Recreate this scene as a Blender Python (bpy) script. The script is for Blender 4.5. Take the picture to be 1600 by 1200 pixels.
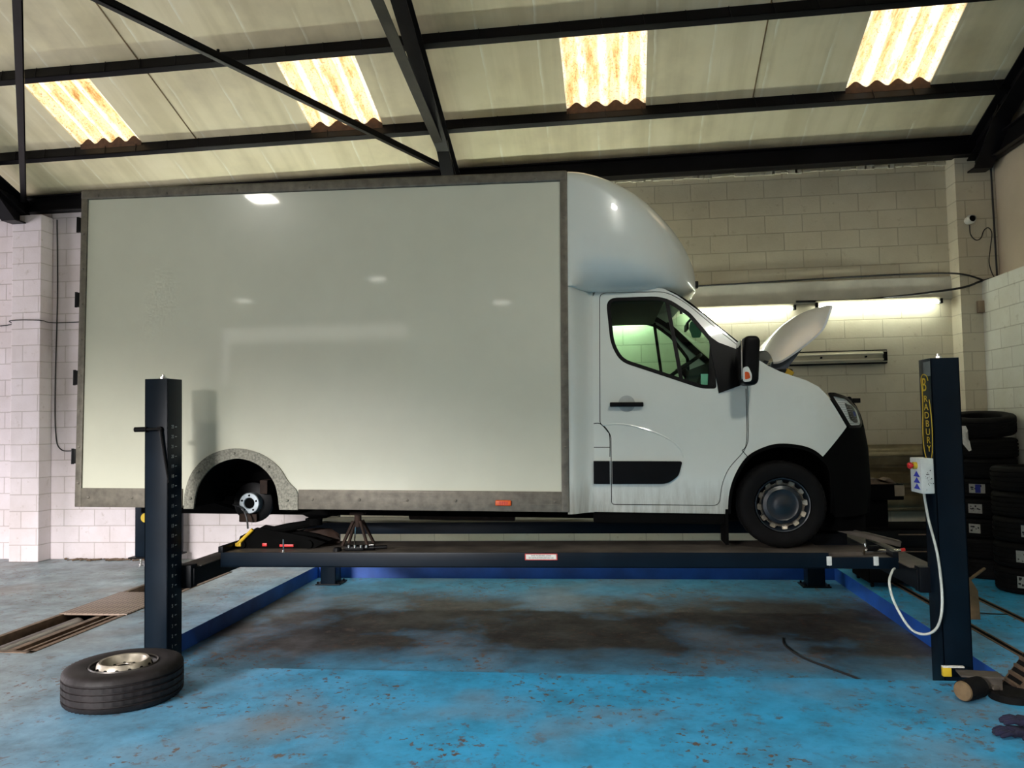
import bpy, bmesh, math, random
from mathutils import Vector, Matrix, Euler
random.seed(7)
PI = math.pi
for o in list(bpy.data.objects):
    bpy.data.objects.remove(o)
SC = bpy.context.scene
COL = SC.collection

# ------------------------------------------------------------------ camera, exposure, world, large lights
cam = bpy.data.cameras.new('camera')
cam.sensor_width = 36.0
cam.lens = 36.0 * 1235 / 1600
cam.clip_start = 0.05
co = bpy.data.objects.new('camera', cam)
COL.objects.link(co)
YAW, PITCH, ROLL = math.radians(6.8), math.radians(2.78), math.radians(1.1)
M = Matrix.Rotation(YAW, 4, 'Z') @ Matrix.Rotation(PI / 2 + PITCH, 4, 'X') @ Matrix.Rotation(-ROLL, 4, 'Z')
co.matrix_world = Matrix.Translation((0, 0, 1.75)) @ M
SC.camera = co
SC.view_settings.view_transform = 'Standard'
SC.view_settings.look = 'None'
SC.view_settings.exposure = 0.0
SC.view_settings.gamma = 1.0
SC.view_settings.use_curve_mapping = False
SC.cycles.use_denoising = True
SC.cycles.max_bounces = 10
SC.cycles.transparent_max_bounces = 12
SC.cycles.sample_clamp_indirect = 6.0

world = bpy.data.worlds.new('overcast_sky')
SC.world = world
world.use_nodes = True
bg = world.node_tree.nodes['Background']
bg.inputs[0].default_value = (1.0, 0.945, 0.84, 1)
bg.inputs[1].default_value = 2.9


def area_light(name, loc, look, sx, sy, power, color, spread=PI):
    l = bpy.data.lights.new(name, 'AREA')
    l.shape = 'RECTANGLE'
    l.size, l.size_y = sx, sy
    l.energy = power
    l.color = color
    l.spread = spread
    o = bpy.data.objects.new(name, l)
    COL.objects.link(o)
    o.location = loc
    o.rotation_euler = (Vector(look) - Vector(loc)).to_track_quat('-Z', 'Y').to_euler()
    return o


# unseen light strip added outside the open roller door in the wall behind the camera, on the left
LAMP = 110
sk_ = area_light('added_sky_strip', (-8.8, -14.0, 6.05), (-6.5, 4, 2.0), 8.6, .55, 12000, (1.0, 0.965, 0.95))
sk_.rotation_euler = (sk_.rotation_euler.to_matrix() @ Matrix.Rotation(math.radians(-9), 3, 'Z')).to_euler()  # strip slanted to shape the lit area on the van side

area_light('side_door_daylight', (-14.1, 5.9, 2.2), (-4, 7.4, 1.4), 5.2, 3.4, 400, (.96, .89, 1.0))

# ------------------------------------------------------------------ materials
def nt(name):
    m = bpy.data.materials.new(name)
    m.use_nodes = True
    t = m.node_tree
    return m, t, t.nodes['Principled BSDF']


def N(t, kind, **kw):
    n = t.nodes.new(kind)
    for k, v in kw.items():
        if hasattr(n, k) and k not in ('inputs',):
            setattr(n, k, v)
        else:
            n.inputs[k].default_value = v
    return n


def ramp(t, fac, stops):
    r = t.nodes.new('ShaderNodeValToRGB')
    e = r.color_ramp.elements
    e[0].position, e[0].color = stops[0][0], (*stops[0][1], 1)
    e[1].position, e[1].color = stops[1][0], (*stops[1][1], 1)
    for p, c in stops[2:]:
        x = e.new(p)
        x.color = (*c, 1)
    t.links.new(fac, r.inputs[0])
    return r.outputs[0]


def mixc(t, fac, a, b, mode='MIX'):
    m = t.nodes.new('ShaderNodeMix')
    m.data_type = 'RGBA'
    m.blend_type = mode
    for i, v in ((0, fac), (6, a), (7, b)):
        if isinstance(v, (int, float)):
            m.inputs[i].default_value = v
        elif isinstance(v, tuple):
            m.inputs[i].default_value = (*v, 1)
        else:
            t.links.new(v, m.inputs[i])
    return m.outputs[2]


def noise(t, scale, detail=4, rough=.55, vec=None, w=None):
    n = t.nodes.new('ShaderNodeTexNoise')
    n.inputs['Scale'].default_value = scale
    n.inputs['Detail'].default_value = detail
    n.inputs['Roughness'].default_value = rough
    if vec is None:
        g = t.nodes.new('ShaderNodeNewGeometry')
        vec = g.outputs['Position']
    t.links.new(vec, n.inputs['Vector'])
    return n.outputs['Fac']


def bump(t, b, height, strength=.3, dist=.01):
    n = t.nodes.new('ShaderNodeBump')
    n.inputs['Strength'].default_value = strength
    n.inputs['Distance'].default_value = dist
    t.links.new(height, n.inputs['Height'])
    t.links.new(n.outputs[0], b.inputs['Normal'])


def simple(name, col, rough=.5, metal=0., var=.25, scale=6., spec=.5, bmp=0., coat=0.):
    m, t, b = nt(name)
    f = noise(t, scale)
    lo = tuple(c * (1 - var) for c in col)
    hi = tuple(min(1, c * (1 + var)) for c in col)
    t.links.new(ramp(t, f, [(.3, lo), (.7, hi)]), b.inputs['Base Color'])
    b.inputs['Roughness'].default_value = rough
    b.inputs['Metallic'].default_value = metal
    b.inputs['Specular IOR Level'].default_value = spec
    if coat:
        b.inputs['Coat Weight'].default_value = coat
        b.inputs['Coat Roughness'].default_value = .04
    if bmp:
        bump(t, b, noise(t, scale * 8), bmp, .004)
    return m


def emit(name, col, s):
    m, t, b = nt(name)
    b.inputs['Base Color'].default_value = (*col, 1)
    b.inputs['Emission Color'].default_value = (*col, 1)
    b.inputs['Emission Strength'].default_value = s
    return m


def pos_axes(t, ax):
    g = t.nodes.new('ShaderNodeNewGeometry')
    s = t.nodes.new('ShaderNodeSeparateXYZ')
    t.links.new(g.outputs['Position'], s.inputs[0])
    c = t.nodes.new('ShaderNodeCombineXYZ')
    t.links.new(s.outputs[ax[0]], c.inputs[0])
    t.links.new(s.outputs[ax[1]], c.inputs[1])
    return c.outputs[0], s


def blockwork(name, c1, c2, mortar, ax='XZ', bs=.5):
    m, t, b = nt(name)
    ai = {'X': 0, 'Y': 1, 'Z': 2}
    v, s = pos_axes(t, (ai[ax[0]], ai[ax[1]]))
    br = t.nodes.new('ShaderNodeTexBrick')
    t.links.new(v, br.inputs['Vector'])
    br.inputs['Scale'].default_value = 1
    br.inputs['Brick Width'].default_value = .45
    br.inputs['Row Height'].default_value = .225
    br.inputs['Mortar Size'].default_value = .007
    br.inputs['Mortar Smooth'].default_value = .3
    br.inputs['Color1'].default_value = (*c1, 1)
    br.inputs['Color2'].default_value = (*c2, 1)
    br.inputs['Mortar'].default_value = (*mortar, 1)
    n1 = noise(t, 1.1, 6, .65)
    stain = ramp(t, n1, [(.32, (.72, .68, .62)), (.6, (1, 1, 1))])
    c = mixc(t, .55, br.outputs['Color'], stain, 'MULTIPLY')
    n3 = noise(t, 9, 6, .7)
    spots = ramp(t, n3, [(.30, (.6, .55, .48)), (.40, (1, 1, 1))])
    c = mixc(t, .5, c, spots, 'MULTIPLY')
    t.links.new(c, b.inputs['Base Color'])
    b.inputs['Roughness'].default_value = .62
    n2 = noise(t, 40, 4, .6)
    mm = t.nodes.new('ShaderNodeMath')
    mm.operation = 'MULTIPLY_ADD'
    t.links.new(br.outputs['Fac'], mm.inputs[0])
    mm.inputs[1].default_value = -1.0
    mul = t.nodes.new('ShaderNodeMath')
    mul.operation = 'MULTIPLY'
    mul.inputs[1].default_value = .35
    t.links.new(n2, mul.inputs[0])
    t.links.new(mul.outputs[0], mm.inputs[2])
    bump(t, b, mm.outputs[0], bs, .012)
    return m


def floor_mat(name, sunk=False):
    m, t, b = nt(name)
    g = t.nodes.new('ShaderNodeNewGeometry')
    p = g.outputs['Position']
    big = noise(t, .45, 5, .6, p)
    mid = noise(t, 2.3, 7, .68, p)
    fine = noise(t, 14, 6, .7, p)
    # a worn, dusty paint on the left of the bay, fresher blue towards the middle
    s = t.nodes.new('ShaderNodeSeparateXYZ')
    t.links.new(p, s.inputs[0])
    a = t.nodes.new('ShaderNodeMapRange')
    a.inputs['From Min'].default_value = -4.6
    a.inputs['From Max'].default_value = -1.2
    t.links.new(s.outputs[0], a.inputs['Value'])
    add = t.nodes.new('ShaderNodeMath')
    add.operation = 'MULTIPLY_ADD'
    t.links.new(big, add.inputs[0])
    add.inputs[1].default_value = 1.1
    add.inputs[2].default_value = -.55
    sm = t.nodes.new('ShaderNodeMath')
    sm.operation = 'ADD'
    sm.use_clamp = True
    t.links.new(add.outputs[0], sm.inputs[0])
    t.links.new(a.outputs[0], sm.inputs[1])
    blue = ramp(t, mid, [(.30, (.02, .17, .30)), (.52, (.025, .29, .54)), (.75, (.04, .36, .68))])
    grey = ramp(t, mid, [(.30, (.12, .135, .145)), (.5, (.18, .225, .25)), (.72, (.24, .32, .37))])
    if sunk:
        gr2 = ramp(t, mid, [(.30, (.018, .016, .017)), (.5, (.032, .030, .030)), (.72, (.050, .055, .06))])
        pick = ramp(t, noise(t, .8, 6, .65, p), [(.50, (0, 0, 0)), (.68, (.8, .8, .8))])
        d_ = t.nodes.new('ShaderNodeMath'); d_.operation = 'SUBTRACT'; d_.inputs[1].default_value = 7.55  # middle band under the van: its shade painted in with the grime
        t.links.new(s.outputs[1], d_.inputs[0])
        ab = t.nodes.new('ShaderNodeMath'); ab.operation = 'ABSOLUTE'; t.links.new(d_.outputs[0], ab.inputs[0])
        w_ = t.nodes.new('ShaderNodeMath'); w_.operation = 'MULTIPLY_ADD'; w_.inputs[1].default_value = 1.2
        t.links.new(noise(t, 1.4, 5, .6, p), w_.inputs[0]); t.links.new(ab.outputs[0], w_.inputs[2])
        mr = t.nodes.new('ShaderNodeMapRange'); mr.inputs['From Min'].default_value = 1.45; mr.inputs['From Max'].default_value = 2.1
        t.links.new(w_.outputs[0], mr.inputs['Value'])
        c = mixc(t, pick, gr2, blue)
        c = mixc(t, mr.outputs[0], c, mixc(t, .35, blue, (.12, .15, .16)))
    else:
        c = mixc(t, sm.outputs[0], grey, blue)
    # brown wear patches where paint has come off
    w = noise(t, 5.5, 9, .75, p)
    wf = ramp(t, w, [(.572, (0, 0, 0)), (.61, (1, 1, 1))])
    w2 = ramp(t, noise(t, .9, 4, .6, p), [(.42, (.12, .12, .12)), (.62, (1, 1, 1))])
    c = mixc(t, mixc(t, .99, wf, w2, 'MULTIPLY'), c, (.10, .075, .065))
    ch = ramp(t, noise(t, 17, 5, .62, p), [(.578, (0, 0, 0)), (.605, (1, 1, 1))])
    chm = ramp(t, noise(t, 1.3, 3, .6, p), [(.44, (.05, .05, .05)), (.58, (1, 1, 1))])
    c = mixc(t, mixc(t, .99, ch, chm, 'MULTIPLY'), c, (.10, .055, .04))
    tan = ramp(t, noise(t, .8, 3, .5, p), [(.52, (0, 0, 0)), (.72, (.75, .75, .75))])
    c = mixc(t, tan, c, (.20, .18, .165))
    c = mixc(t, .5, c, ramp(t, fine, [(.28, (.45, .42, .4)), (.45, (1, 1, 1))]), 'MULTIPLY')
    t.links.new(c, b.inputs['Base Color'])
    t.links.new(ramp(t, mid, [(.3, (.62, .62, .62)), (.7, (.36, .36, .36))]), b.inputs['Roughness'])
    bump(t, b, fine, .25, .006)
    return m


def roof_mat(name):
    m, t, b = nt(name)
    g = t.nodes.new('ShaderNodeNewGeometry')
    s = t.nodes.new('ShaderNodeSeparateXYZ')
    t.links.new(g.outputs['Position'], s.inputs[0])
    # faint drip streaks that run down the slope of the lining boards
    mp = t.nodes.new('ShaderNodeMapping')
    mp.inputs['Scale'].default_value = (1.0, .06, .06)
    t.links.new(g.outputs['Position'], mp.inputs[0])
    wv = t.nodes.new('ShaderNodeTexNoise')
    wv.inputs['Scale'].default_value = 5
    wv.inputs['Detail'].default_value = 5
    t.links.new(mp.outputs[0], wv.inputs['Vector'])
    base = ramp(t, noise(t, .9, 5, .6), [(.3, (.60, .53, .36)), (.5, (.76, .68, .46)), (.7, (.82, .74, .53))])
    c = mixc(t, .5, base, ramp(t, wv.outputs[0], [(.36, (.72, .70, .62)), (.56, (1, 1, 1))]), 'MULTIPLY')
    # seams every 0.61 m
    sx = t.nodes.new('ShaderNodeMath')
    sx.operation = 'MODULO'
    ad = t.nodes.new('ShaderNodeMath')
    ad.operation = 'ADD'
    wob = t.nodes.new('ShaderNodeMath')
    wob.operation = 'MULTIPLY_ADD'
    t.links.new(noise(t, 3, 3), wob.inputs[0])
    wob.inputs[1].default_value = .05
    wob.inputs[2].default_value = 30.5
    t.links.new(s.outputs[0], ad.inputs[0])
    t.links.new(wob.outputs[0], ad.inputs[1])
    t.links.new(ad.outputs[0], sx.inputs[0])
    sx.inputs[1].default_value = .61
    seam = ramp(t, sx.outputs[0], [(0, (1, 1, 1)), (.035, (0, 0, 0))])
    c = mixc(t, mixc(t, .99, seam, ramp(t, noise(t, 2.5, 4), [(.38, (0, 0, 0)), (.6, (.9, .9, .9))]), 'MULTIPLY'), c, (.88, .86, .72))
    t.links.new(c, b.inputs['Base Color'])
    b.inputs['Roughness'].default_value = .55
    return m


def van_paint(name, col, dirt=True):
    m, t, b = nt(name)
    c = ramp(t, noise(t, 2.2, 6, .6), [(.3, tuple(x * .93 for x in col)), (.7, col)])
    if dirt:
        tc = t.nodes.new('ShaderNodeTexCoord')
        s = t.nodes.new('ShaderNodeSeparateXYZ')
        t.links.new(tc.outputs['Object'], s.inputs[0])
        mp = t.nodes.new('ShaderNodeMapping')
        mp.inputs['Scale'].default_value = (9, 9, .9)
        t.links.new(tc.outputs['Object'], mp.inputs[0])
        nn = noise(t, 3, 6, .7, mp.outputs[0])
        ma = t.nodes.new('ShaderNodeMapRange')
        ma.inputs['From Min'].default_value = .62
        ma.inputs['From Max'].default_value = .22
        t.links.new(s.outputs[2], ma.inputs['Value'])
        mu = t.nodes.new('ShaderNodeMath')
        mu.operation = 'MULTIPLY'
        t.links.new(nn, mu.inputs[0])
        t.links.new(ma.outputs[0], mu.inputs[1])
        f = ramp(t, mu.outputs[0], [(.12, (0, 0, 0)), (.62, (.85, .85, .85))])
        c = mixc(t, f, c, (.20, .17, .12))
    t.links.new(c, b.inputs['Base Color'])
    b.inputs['Roughness'].default_value = .28
    b.inputs['Coat Weight'].default_value = .6
    b.inputs['Coat Roughness'].default_value = .05
    return m


def glass_mat(name, tint, rough=.02):
    m = bpy.data.materials.new(name)
    m.use_nodes = True
    t = m.node_tree
    t.nodes.clear()
    out = t.nodes.new('ShaderNodeOutputMaterial')
    tr = t.nodes.new('ShaderNodeBsdfTransparent')
    tr.inputs[0].default_value = (*tint, 1)
    gl = t.nodes.new('ShaderNodeBsdfGlossy')
    gl.inputs['Roughness'].default_value = rough
    gl.inputs['Color'].default_value = (.9, .9, .9, 1)
    lw = t.nodes.new('ShaderNodeLayerWeight')
    lw.inputs[0].default_value = .5
    pw = t.nodes.new('ShaderNodeMath'); pw.operation = 'POWER'; pw.inputs[1].default_value = 4.0
    t.links.new(lw.outputs['Facing'], pw.inputs[0])
    fr = t.nodes.new('ShaderNodeMath'); fr.operation = 'MULTIPLY_ADD'; fr.inputs[1].default_value = .9; fr.inputs[2].default_value = .022
    t.links.new(pw.outputs[0], fr.inputs[0])
    mx = t.nodes.new('ShaderNodeMixShader')
    t.links.new(fr.outputs[0], mx.inputs[0])
    t.links.new(tr.outputs[0], mx.inputs[1])
    t.links.new(gl.outputs[0], mx.inputs[2])
    t.links.new(mx.outputs[0], out.inputs[0])
    return m


def skylight_mat(name):
    # dirty glass-fibre sheet: daylight from above passes through it
    m = bpy.data.materials.new(name)
    m.use_nodes = True
    t = m.node_tree
    t.nodes.clear()
    out = t.nodes.new('ShaderNodeOutputMaterial')
    g = t.nodes.new('ShaderNodeNewGeometry')
    mp = t.nodes.new('ShaderNodeMapping')
    mp.inputs['Scale'].default_value = (1, .22, .22)
    t.links.new(g.outputs['Position'], mp.inputs[0])
    n1 = noise(t, 11, 8, .75, mp.outputs[0])
    n2 = noise(t, 42, 6, .75)
    c1 = ramp(t, n1, [(.34, (.55, .36, .17)), (.45, (.93, .76, .50)), (.54, (1.0, .97, .88))])
    c2 = ramp(t, n2, [(.36, (.30, .18, .08)), (.47, (1, 1, 1))])
    c = mixc(t, .75, c1, c2, 'MULTIPLY')
    oi = t.nodes.new('ShaderNodeTexCoord'); sp = t.nodes.new('ShaderNodeSeparateXYZ')
    t.links.new(oi.outputs['Generated'], sp.inputs[0])
    wv = t.nodes.new('ShaderNodeMath'); wv.operation = 'MULTIPLY_ADD'; wv.inputs[1].default_value = 25.1327
    t.links.new(sp.outputs[0], wv.inputs[0]); t.links.new(noise(t, 6, 4, .6, mp.outputs[0]), wv.inputs[2])
    co_ = t.nodes.new('ShaderNodeMath'); co_.operation = 'COSINE'; t.links.new(wv.outputs[0], co_.inputs[0])
    c = mixc(t, .8, c, ramp(t, co_.outputs[0], [(.0, (.66, .48, .27)), (.42, (.97, .88, .70)), (.75, (1, 1, 1))]), 'MULTIPLY')
    tl = t.nodes.new('ShaderNodeBsdfTranslucent')
    t.links.new(c, tl.inputs[0])
    df = t.nodes.new('ShaderNodeBsdfDiffuse')
    t.links.new(c, df.inputs[0])
    mx = t.nodes.new('ShaderNodeMixShader')
    mx.inputs[0].default_value = .2
    t.links.new(tl.outputs[0], mx.inputs[1])
    t.links.new(df.outputs[0], mx.inputs[2])
    t.links.new(mx.outputs[0], out.inputs[0])
    return m


MT = {}
MT['block'] = blockwork('painted_blockwork', (.62, .57, .44), (.565, .52, .40), (.45, .41, .31))
MT['block_low'] = blockwork('painted_blockwork_pinkish', (.68, .62, .65), (.63, .575, .60), (.48, .43, .43))  # paler and pinker than the other blockwork
MT['block_gable'] = blockwork('gable_blockwork', (.66, .67, .60), (.60, .61, .54), (.44, .44, .38), 'YZ')
MT['gable_board'] = simple('gable_lining_board', (.50, .42, .32), .7, 0, .12, 1.2)
MT['concrete'] = simple('painted_concrete', (.56, .54, .46), .65, 0, .15, 3)
MT['floor'] = floor_mat('worn_blue_floor_paint')
MT['floor_sunk'] = floor_mat('sunken_floor_grime_and_shade', True)
MT['blue'] = simple('blue_kerb_paint', (.010, .075, .36), .45, 0, .3, 3)
MT['roof'] = roof_mat('roof_lining_board')
MT['steel_black'] = simple('black_painted_steel', (.005, .0045, .006), .42, .0, .4, 4, spec=.14)
MT['purlin'] = simple('dark_purlin_paint', (.0045, .004, .0055), .45, .0, .5, 2, spec=.14)
MT['navy'] = simple('dark_navy_powder_coat', (.0028, .0072, .0135), .35, .0, .2, 3, spec=.13, bmp=.03)
MT['navy_dark'] = simple('black_lift_steel', (.003, .004, .006), .45, .0, .3, 5, spec=.15)
MT['deck'] = simple('dusty_runway_deck', (.075, .062, .05), .6, .0, .5, 5, bmp=.2)
MT['skylight'] = skylight_mat('dirty_translucent_sheet')
MT['skyedge'] = simple('rusty_sheet_edge', (.055, .026, .014), .8, 0, .4, 15)
MT['white'] = van_paint('white_van_paint', (.67, .70, .65))
MT['boxwhite'] = van_paint('white_box_panel', (.61, .605, .485), False)
MT['hoodwhite'] = van_paint('bonnet_paint', (.74, .74, .72), False)
MT['alu'] = simple('dull_aluminium_rail', (.13, .115, .09), .5, .35, .3, 14, bmp=.1)
MT['alu_plate'] = simple('speckled_aluminium_trim', (.17, .165, .13), .5, .3, .45, 60)
MT['plastic'] = simple('black_plastic', (.0025, .0025, .003), .45, 0, .3, 8, spec=.12)
MT['matte'] = simple('matte_black', (.002, .002, .002), .85, 0, .3, 8, spec=.06)
MT['rubber'] = simple('tyre_rubber', (.004, .0038, .004), .75, 0, .35, 10, spec=.12, bmp=.1)
MT['rubber_dusty'] = simple('dusty_tyre_rubber', (.010, .0075, .008), .6, 0, .5, 7, spec=.3, bmp=.15)
MT['rim'] = simple('steel_rim_silver', (.36, .32, .26), .38, .65, .3, 12)
MT['hubface'] = simple('pale_hub_metal', (.42, .47, .50), .45, .4, .15, 20)
MT['rust'] = simple('rusty_iron', (.030, .015, .009), .8, .2, .5, 12)
MT['cap'] = simple('dark_wheel_cap', (.008, .012, .018), .35, 0, .5, 14)
MT['glass'] = glass_mat('green_tinted_glass', (.66, .88, .76))
MT['screen'] = glass_mat('windscreen_glass', (.80, .95, .86))
MT['clear'] = glass_mat('lamp_lens_glass', (.97, .98, .98))
MT['lampwhite'] = simple('lamp_reflector_white', (.88, .92, .92), .35, 0, .05, 20)
MT['chrome'] = simple('bright_chrome', (.75, .74, .70), .12, 1, .05, 10)
MT['orange'] = simple('orange_lens', (.62, .09, .015), .3, 0, .2, 30)
MT['dash'] = simple('cab_dark_trim', (.016, .018, .018), .7, 0, .3, 8)
MT['tube'] = emit('lit_fluorescent_tube', (.93, 1.0, .84), 36)
MT['tube_boosted'] = emit('boosted_hidden_tube', (.93, 1.0, .84), 110)  # emission raised on the unseen strips to brighten ceiling and wall
MT['tube_bright'] = emit('bright_lamp_panel', (1.0, .97, .88), LAMP * 2.6)
MT['tube_dim'] = emit('dim_lamp_panel', (1.0, .97, .88), 12)
MT['tube_room'] = emit('lit_room_panel', (1.0, .97, .88), LAMP)
MT['fitting'] = simple('cream_light_fitting', (.46, .42, .31), .4, 0, .12, 5)
MT['tube_off'] = simple('unlit_tube_glass', (.60, .56, .44), .2, 0, .06, 5)
MT['yellow'] = simple('yellow_paint', (.62, .40, .02), .45, 0, .2, 12)
MT['signyellow'] = simple('sign_yellow_lettering', (.55, .38, .02), .5, 0, .1, 12)
MT['red'] = simple('red_plastic', (.60, .02, .02), .4, 0, .1, 12)
MT['boxgrey'] = simple('pale_grey_plastic', (.62, .66, .64), .45, 0, .12, 14)
MT['labelwhite'] = simple('white_label_paper', (.60, .60, .56), .6, 0, .12, 60)
MT['ink'] = simple('black_label_ink', (.03, .03, .035), .7)
MT['inkblue'] = simple('blue_label_ink', (.03, .045, .40), .6)
MT['inkred'] = simple('red_label_ink', (.5, .04, .03), .6)
MT['chequer'] = None
MT['cable_black'] = simple('black_cable', (.010, .010, .011), .5)
MT['cable_grey'] = simple('grey_cable', (.50, .54, .50), .5)
MT['wood'] = simple('grimy_wood', (.13, .085, .040), .75, 0, .25, 14)
MT['brown'] = simple('brown_grime_steel', (.13, .085, .055), .6, .3, .4, 12)
MT['olive'] = simple('olive_galvanised_rail', (.30, .25, .15), .42, .5, .25, 6)
MT['glove'] = simple('navy_glove_fabric', (.006, .006, .028), .85, 0, .4, 20, bmp=.4)
MT['card'] = simple('pale_green_card', (.32, .55, .46), .7)
MT['fresh'] = simple('dark_green_freshener', (.015, .09, .05), .7)
MT['screenwhite'] = simple('white_camera_shell', (.62, .60, .54), .4)
MT['numwhite'] = simple('stencil_white', (.36, .38, .38), .7)
MT['tantape'] = simple('tan_tape', (.24, .18, .12), .7)

m, t, b = nt('chequer_plate')
v, s_ = pos_axes(t, (0, 1))
mp = t.nodes.new('ShaderNodeMapping')
mp.inputs['Rotation'].default_value = (0, 0, PI / 4)
t.links.new(v, mp.inputs[0])
ck = t.nodes.new('ShaderNodeTexChecker')
ck.inputs['Scale'].default_value = 26
t.links.new(mp.outputs[0], ck.inputs[0])
t.links.new(mixc(t, ck.outputs['Fac'], (.27, .20, .155), (.10, .07, .052)), b.inputs['Base Color'])
b.inputs['Roughness'].default_value = .5
b.inputs['Metallic'].default_value = .3
bump(t, b, ck.outputs['Fac'], .5, .004)
MT['chequer'] = m

# ------------------------------------------------------------------ mesh helpers
def nb():
    return bmesh.new()


def add_box(bm, lo, hi, bev=0., M=None, seg=2):
    lo, hi = Vector(lo), Vector(hi)
    r = bmesh.ops.create_cube(bm, size=1)
    vs = r['verts']
    c, d = (lo + hi) / 2, hi - lo
    for v in vs:
        v.co = Vector((v.co.x * d.x, v.co.y * d.y, v.co.z * d.z)) + c
    if bev > 0:
        es = list({e for v in vs for e in v.link_edges})
        g = bmesh.ops.bevel(bm, geom=es, offset=bev, segments=seg, affect='EDGES', profile=.6)
        vs = list({v for f in g['faces'] for v in f.verts} | {v for v in vs if v.is_valid})
    if M is not None:
        for v in vs:
            v.co = M @ v.co
    return vs


def frame(d):
    d = d.normalized()
    a = Vector((0, 0, 1)) if abs(d.z) < .9 else Vector((1, 0, 0))
    u = d.cross(a).normalized()
    return u, d.cross(u).normalized()


def add_cyl(bm, p0, p1, r0, r1=None, seg=20, cap=True):
    p0, p1 = Vector(p0), Vector(p1)
    r1 = r0 if r1 is None else r1
    u, w = frame(p1 - p0)
    ra, rb = [], []
    for i in range(seg):
        a = 2 * PI * i / seg
        d = u * math.cos(a) + w * math.sin(a)
        ra.append(bm.verts.new(p0 + d * r0))
        rb.append(bm.verts.new(p1 + d * r1))
    for i in range(seg):
        j = (i + 1) % seg
        bm.faces.new((ra[i], ra[j], rb[j], rb[i]))
    if cap:
        bm.faces.new(ra[::-1])
        bm.faces.new(rb)


def add_tube(bm, pts, r, seg=8):
    pts = [Vector(p) for p in pts]
    rings = []
    n = len(pts)
    up = None
    for i, p in enumerate(pts):
        d = (pts[min(i + 1, n - 1)] - pts[max(i - 1, 0)]).normalized()
        if up is None:
            u, w = frame(d)
        else:
            u = (up - d * up.dot(d)).normalized()
            w = d.cross(u)
        up = u
        rr = r[i] if isinstance(r, (list, tuple)) else r
        rings.append([bm.verts.new(p + (u * math.cos(2 * PI * k / seg) + w * math.sin(2 * PI * k / seg)) * rr) for k in range(seg)])
    for a, b_ in zip(rings, rings[1:]):
        for k in range(seg):
            j = (k + 1) % seg
            bm.faces.new((a[k], a[j], b_[j], b_[k]))
    bm.faces.new(rings[0][::-1])
    bm.faces.new(rings[-1])


def add_lathe(bm, prof, c=(0, 0, 0), axis='Y', seg=48, closed=False, mod=None):
    """prof: list of (radius, height along axis)"""
    c = Vector(c)
    rings = []
    for k in range(seg):
        a = 2 * PI * k / seg
        ring = []
        for i, (r, h) in enumerate(prof):
            rr = r if mod is None else mod(i, k, r)
            x, y = rr * math.cos(a), rr * math.sin(a)
            p = {'Y': (x, h, y), 'Z': (x, y, h), 'X': (h, x, y)}[axis]
            ring.append(bm.verts.new(c + Vector(p)))
        rings.append(ring)
    n = len(prof)
    for k in range(seg):
        a, b_ = rings[k], rings[(k + 1) % seg]
        for i in range(n if closed else n - 1):
            j = (i + 1) % n
            bm.faces.new((a[i], a[j], b_[j], b_[i]))
    if not closed:
        for e in (0, n - 1):
            if prof[e][0] > 1e-5:
                f = [rings[k][e] for k in range(seg)]
                bm.faces.new(f if e else f[::-1])
    bmesh.ops.remove_doubles(bm, verts=[v for r in rings for v in r], dist=1e-6)


def add_prism(bm, poly, y0, y1, plane='XZ'):
    """extrude a 2D polygon; plane XZ -> along Y, YZ -> along X, XY -> along Z"""
    f = {'XZ': lambda a, b_, h: (a, h, b_), 'YZ': lambda a, b_, h: (h, a, b_), 'XY': lambda a, b_, h: (a, b_, h)}[plane]
    A = [bm.verts.new(f(p[0], p[1], y0)) for p in poly]
    B = [bm.verts.new(f(p[0], p[1], y1)) for p in poly]
    n = len(poly)
    for i in range(n):
        j = (i + 1) % n
        bm.faces.new((A[i], A[j], B[j], B[i]))
    fa = bm.faces.new(A[::-1])
    fb = bm.faces.new(B)
    bmesh.ops.triangulate(bm, faces=[fa, fb])


def spl(pts, n=8, closed=False):
    P = [Vector(p) for p in pts]
    out = []
    m = len(P)
    rng = m if closed else m - 1
    for i in range(rng):
        if closed:
            p0, p1, p2, p3 = P[i - 1], P[i], P[(i + 1) % m], P[(i + 2) % m]
        else:
            p0, p1, p2, p3 = P[max(i - 1, 0)], P[i], P[i + 1], P[min(i + 2, m - 1)]
        for k in range(n):
            t_ = k / n
            out.append(.5 * ((2 * p1) + (p2 - p0) * t_ + (2 * p0 - 5 * p1 + 4 * p2 - p3) * t_ * t_ + (3 * p1 - p0 - 3 * p2 + p3) * t_ ** 3))
    if not closed:
        out.append(P[-1])
    return [tuple(p) for p in out]


def fillet(poly, r, n=5):
    out = []
    m = len(poly)
    for i in range(m):
        rr = r[i] if isinstance(r, (list, tuple)) else r
        a, b_, c = Vector(poly[i - 1]), Vector(poly[i]), Vector(poly[(i + 1) % m])
        d1, d2 = (a - b_), (c - b_)
        q = min(rr, d1.length * .45, d2.length * .45)
        if q < 1e-4:
            out.append(tuple(b_))
            continue
        p1, p2 = b_ + d1.normalized() * q, b_ + d2.normalized() * q
        for k in range(n + 1):
            t_ = k / n
            out.append(tuple(p1 * (1 - t_) ** 2 + b_ * 2 * t_ * (1 - t_) + p2 * t_ ** 2))
    return out


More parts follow.
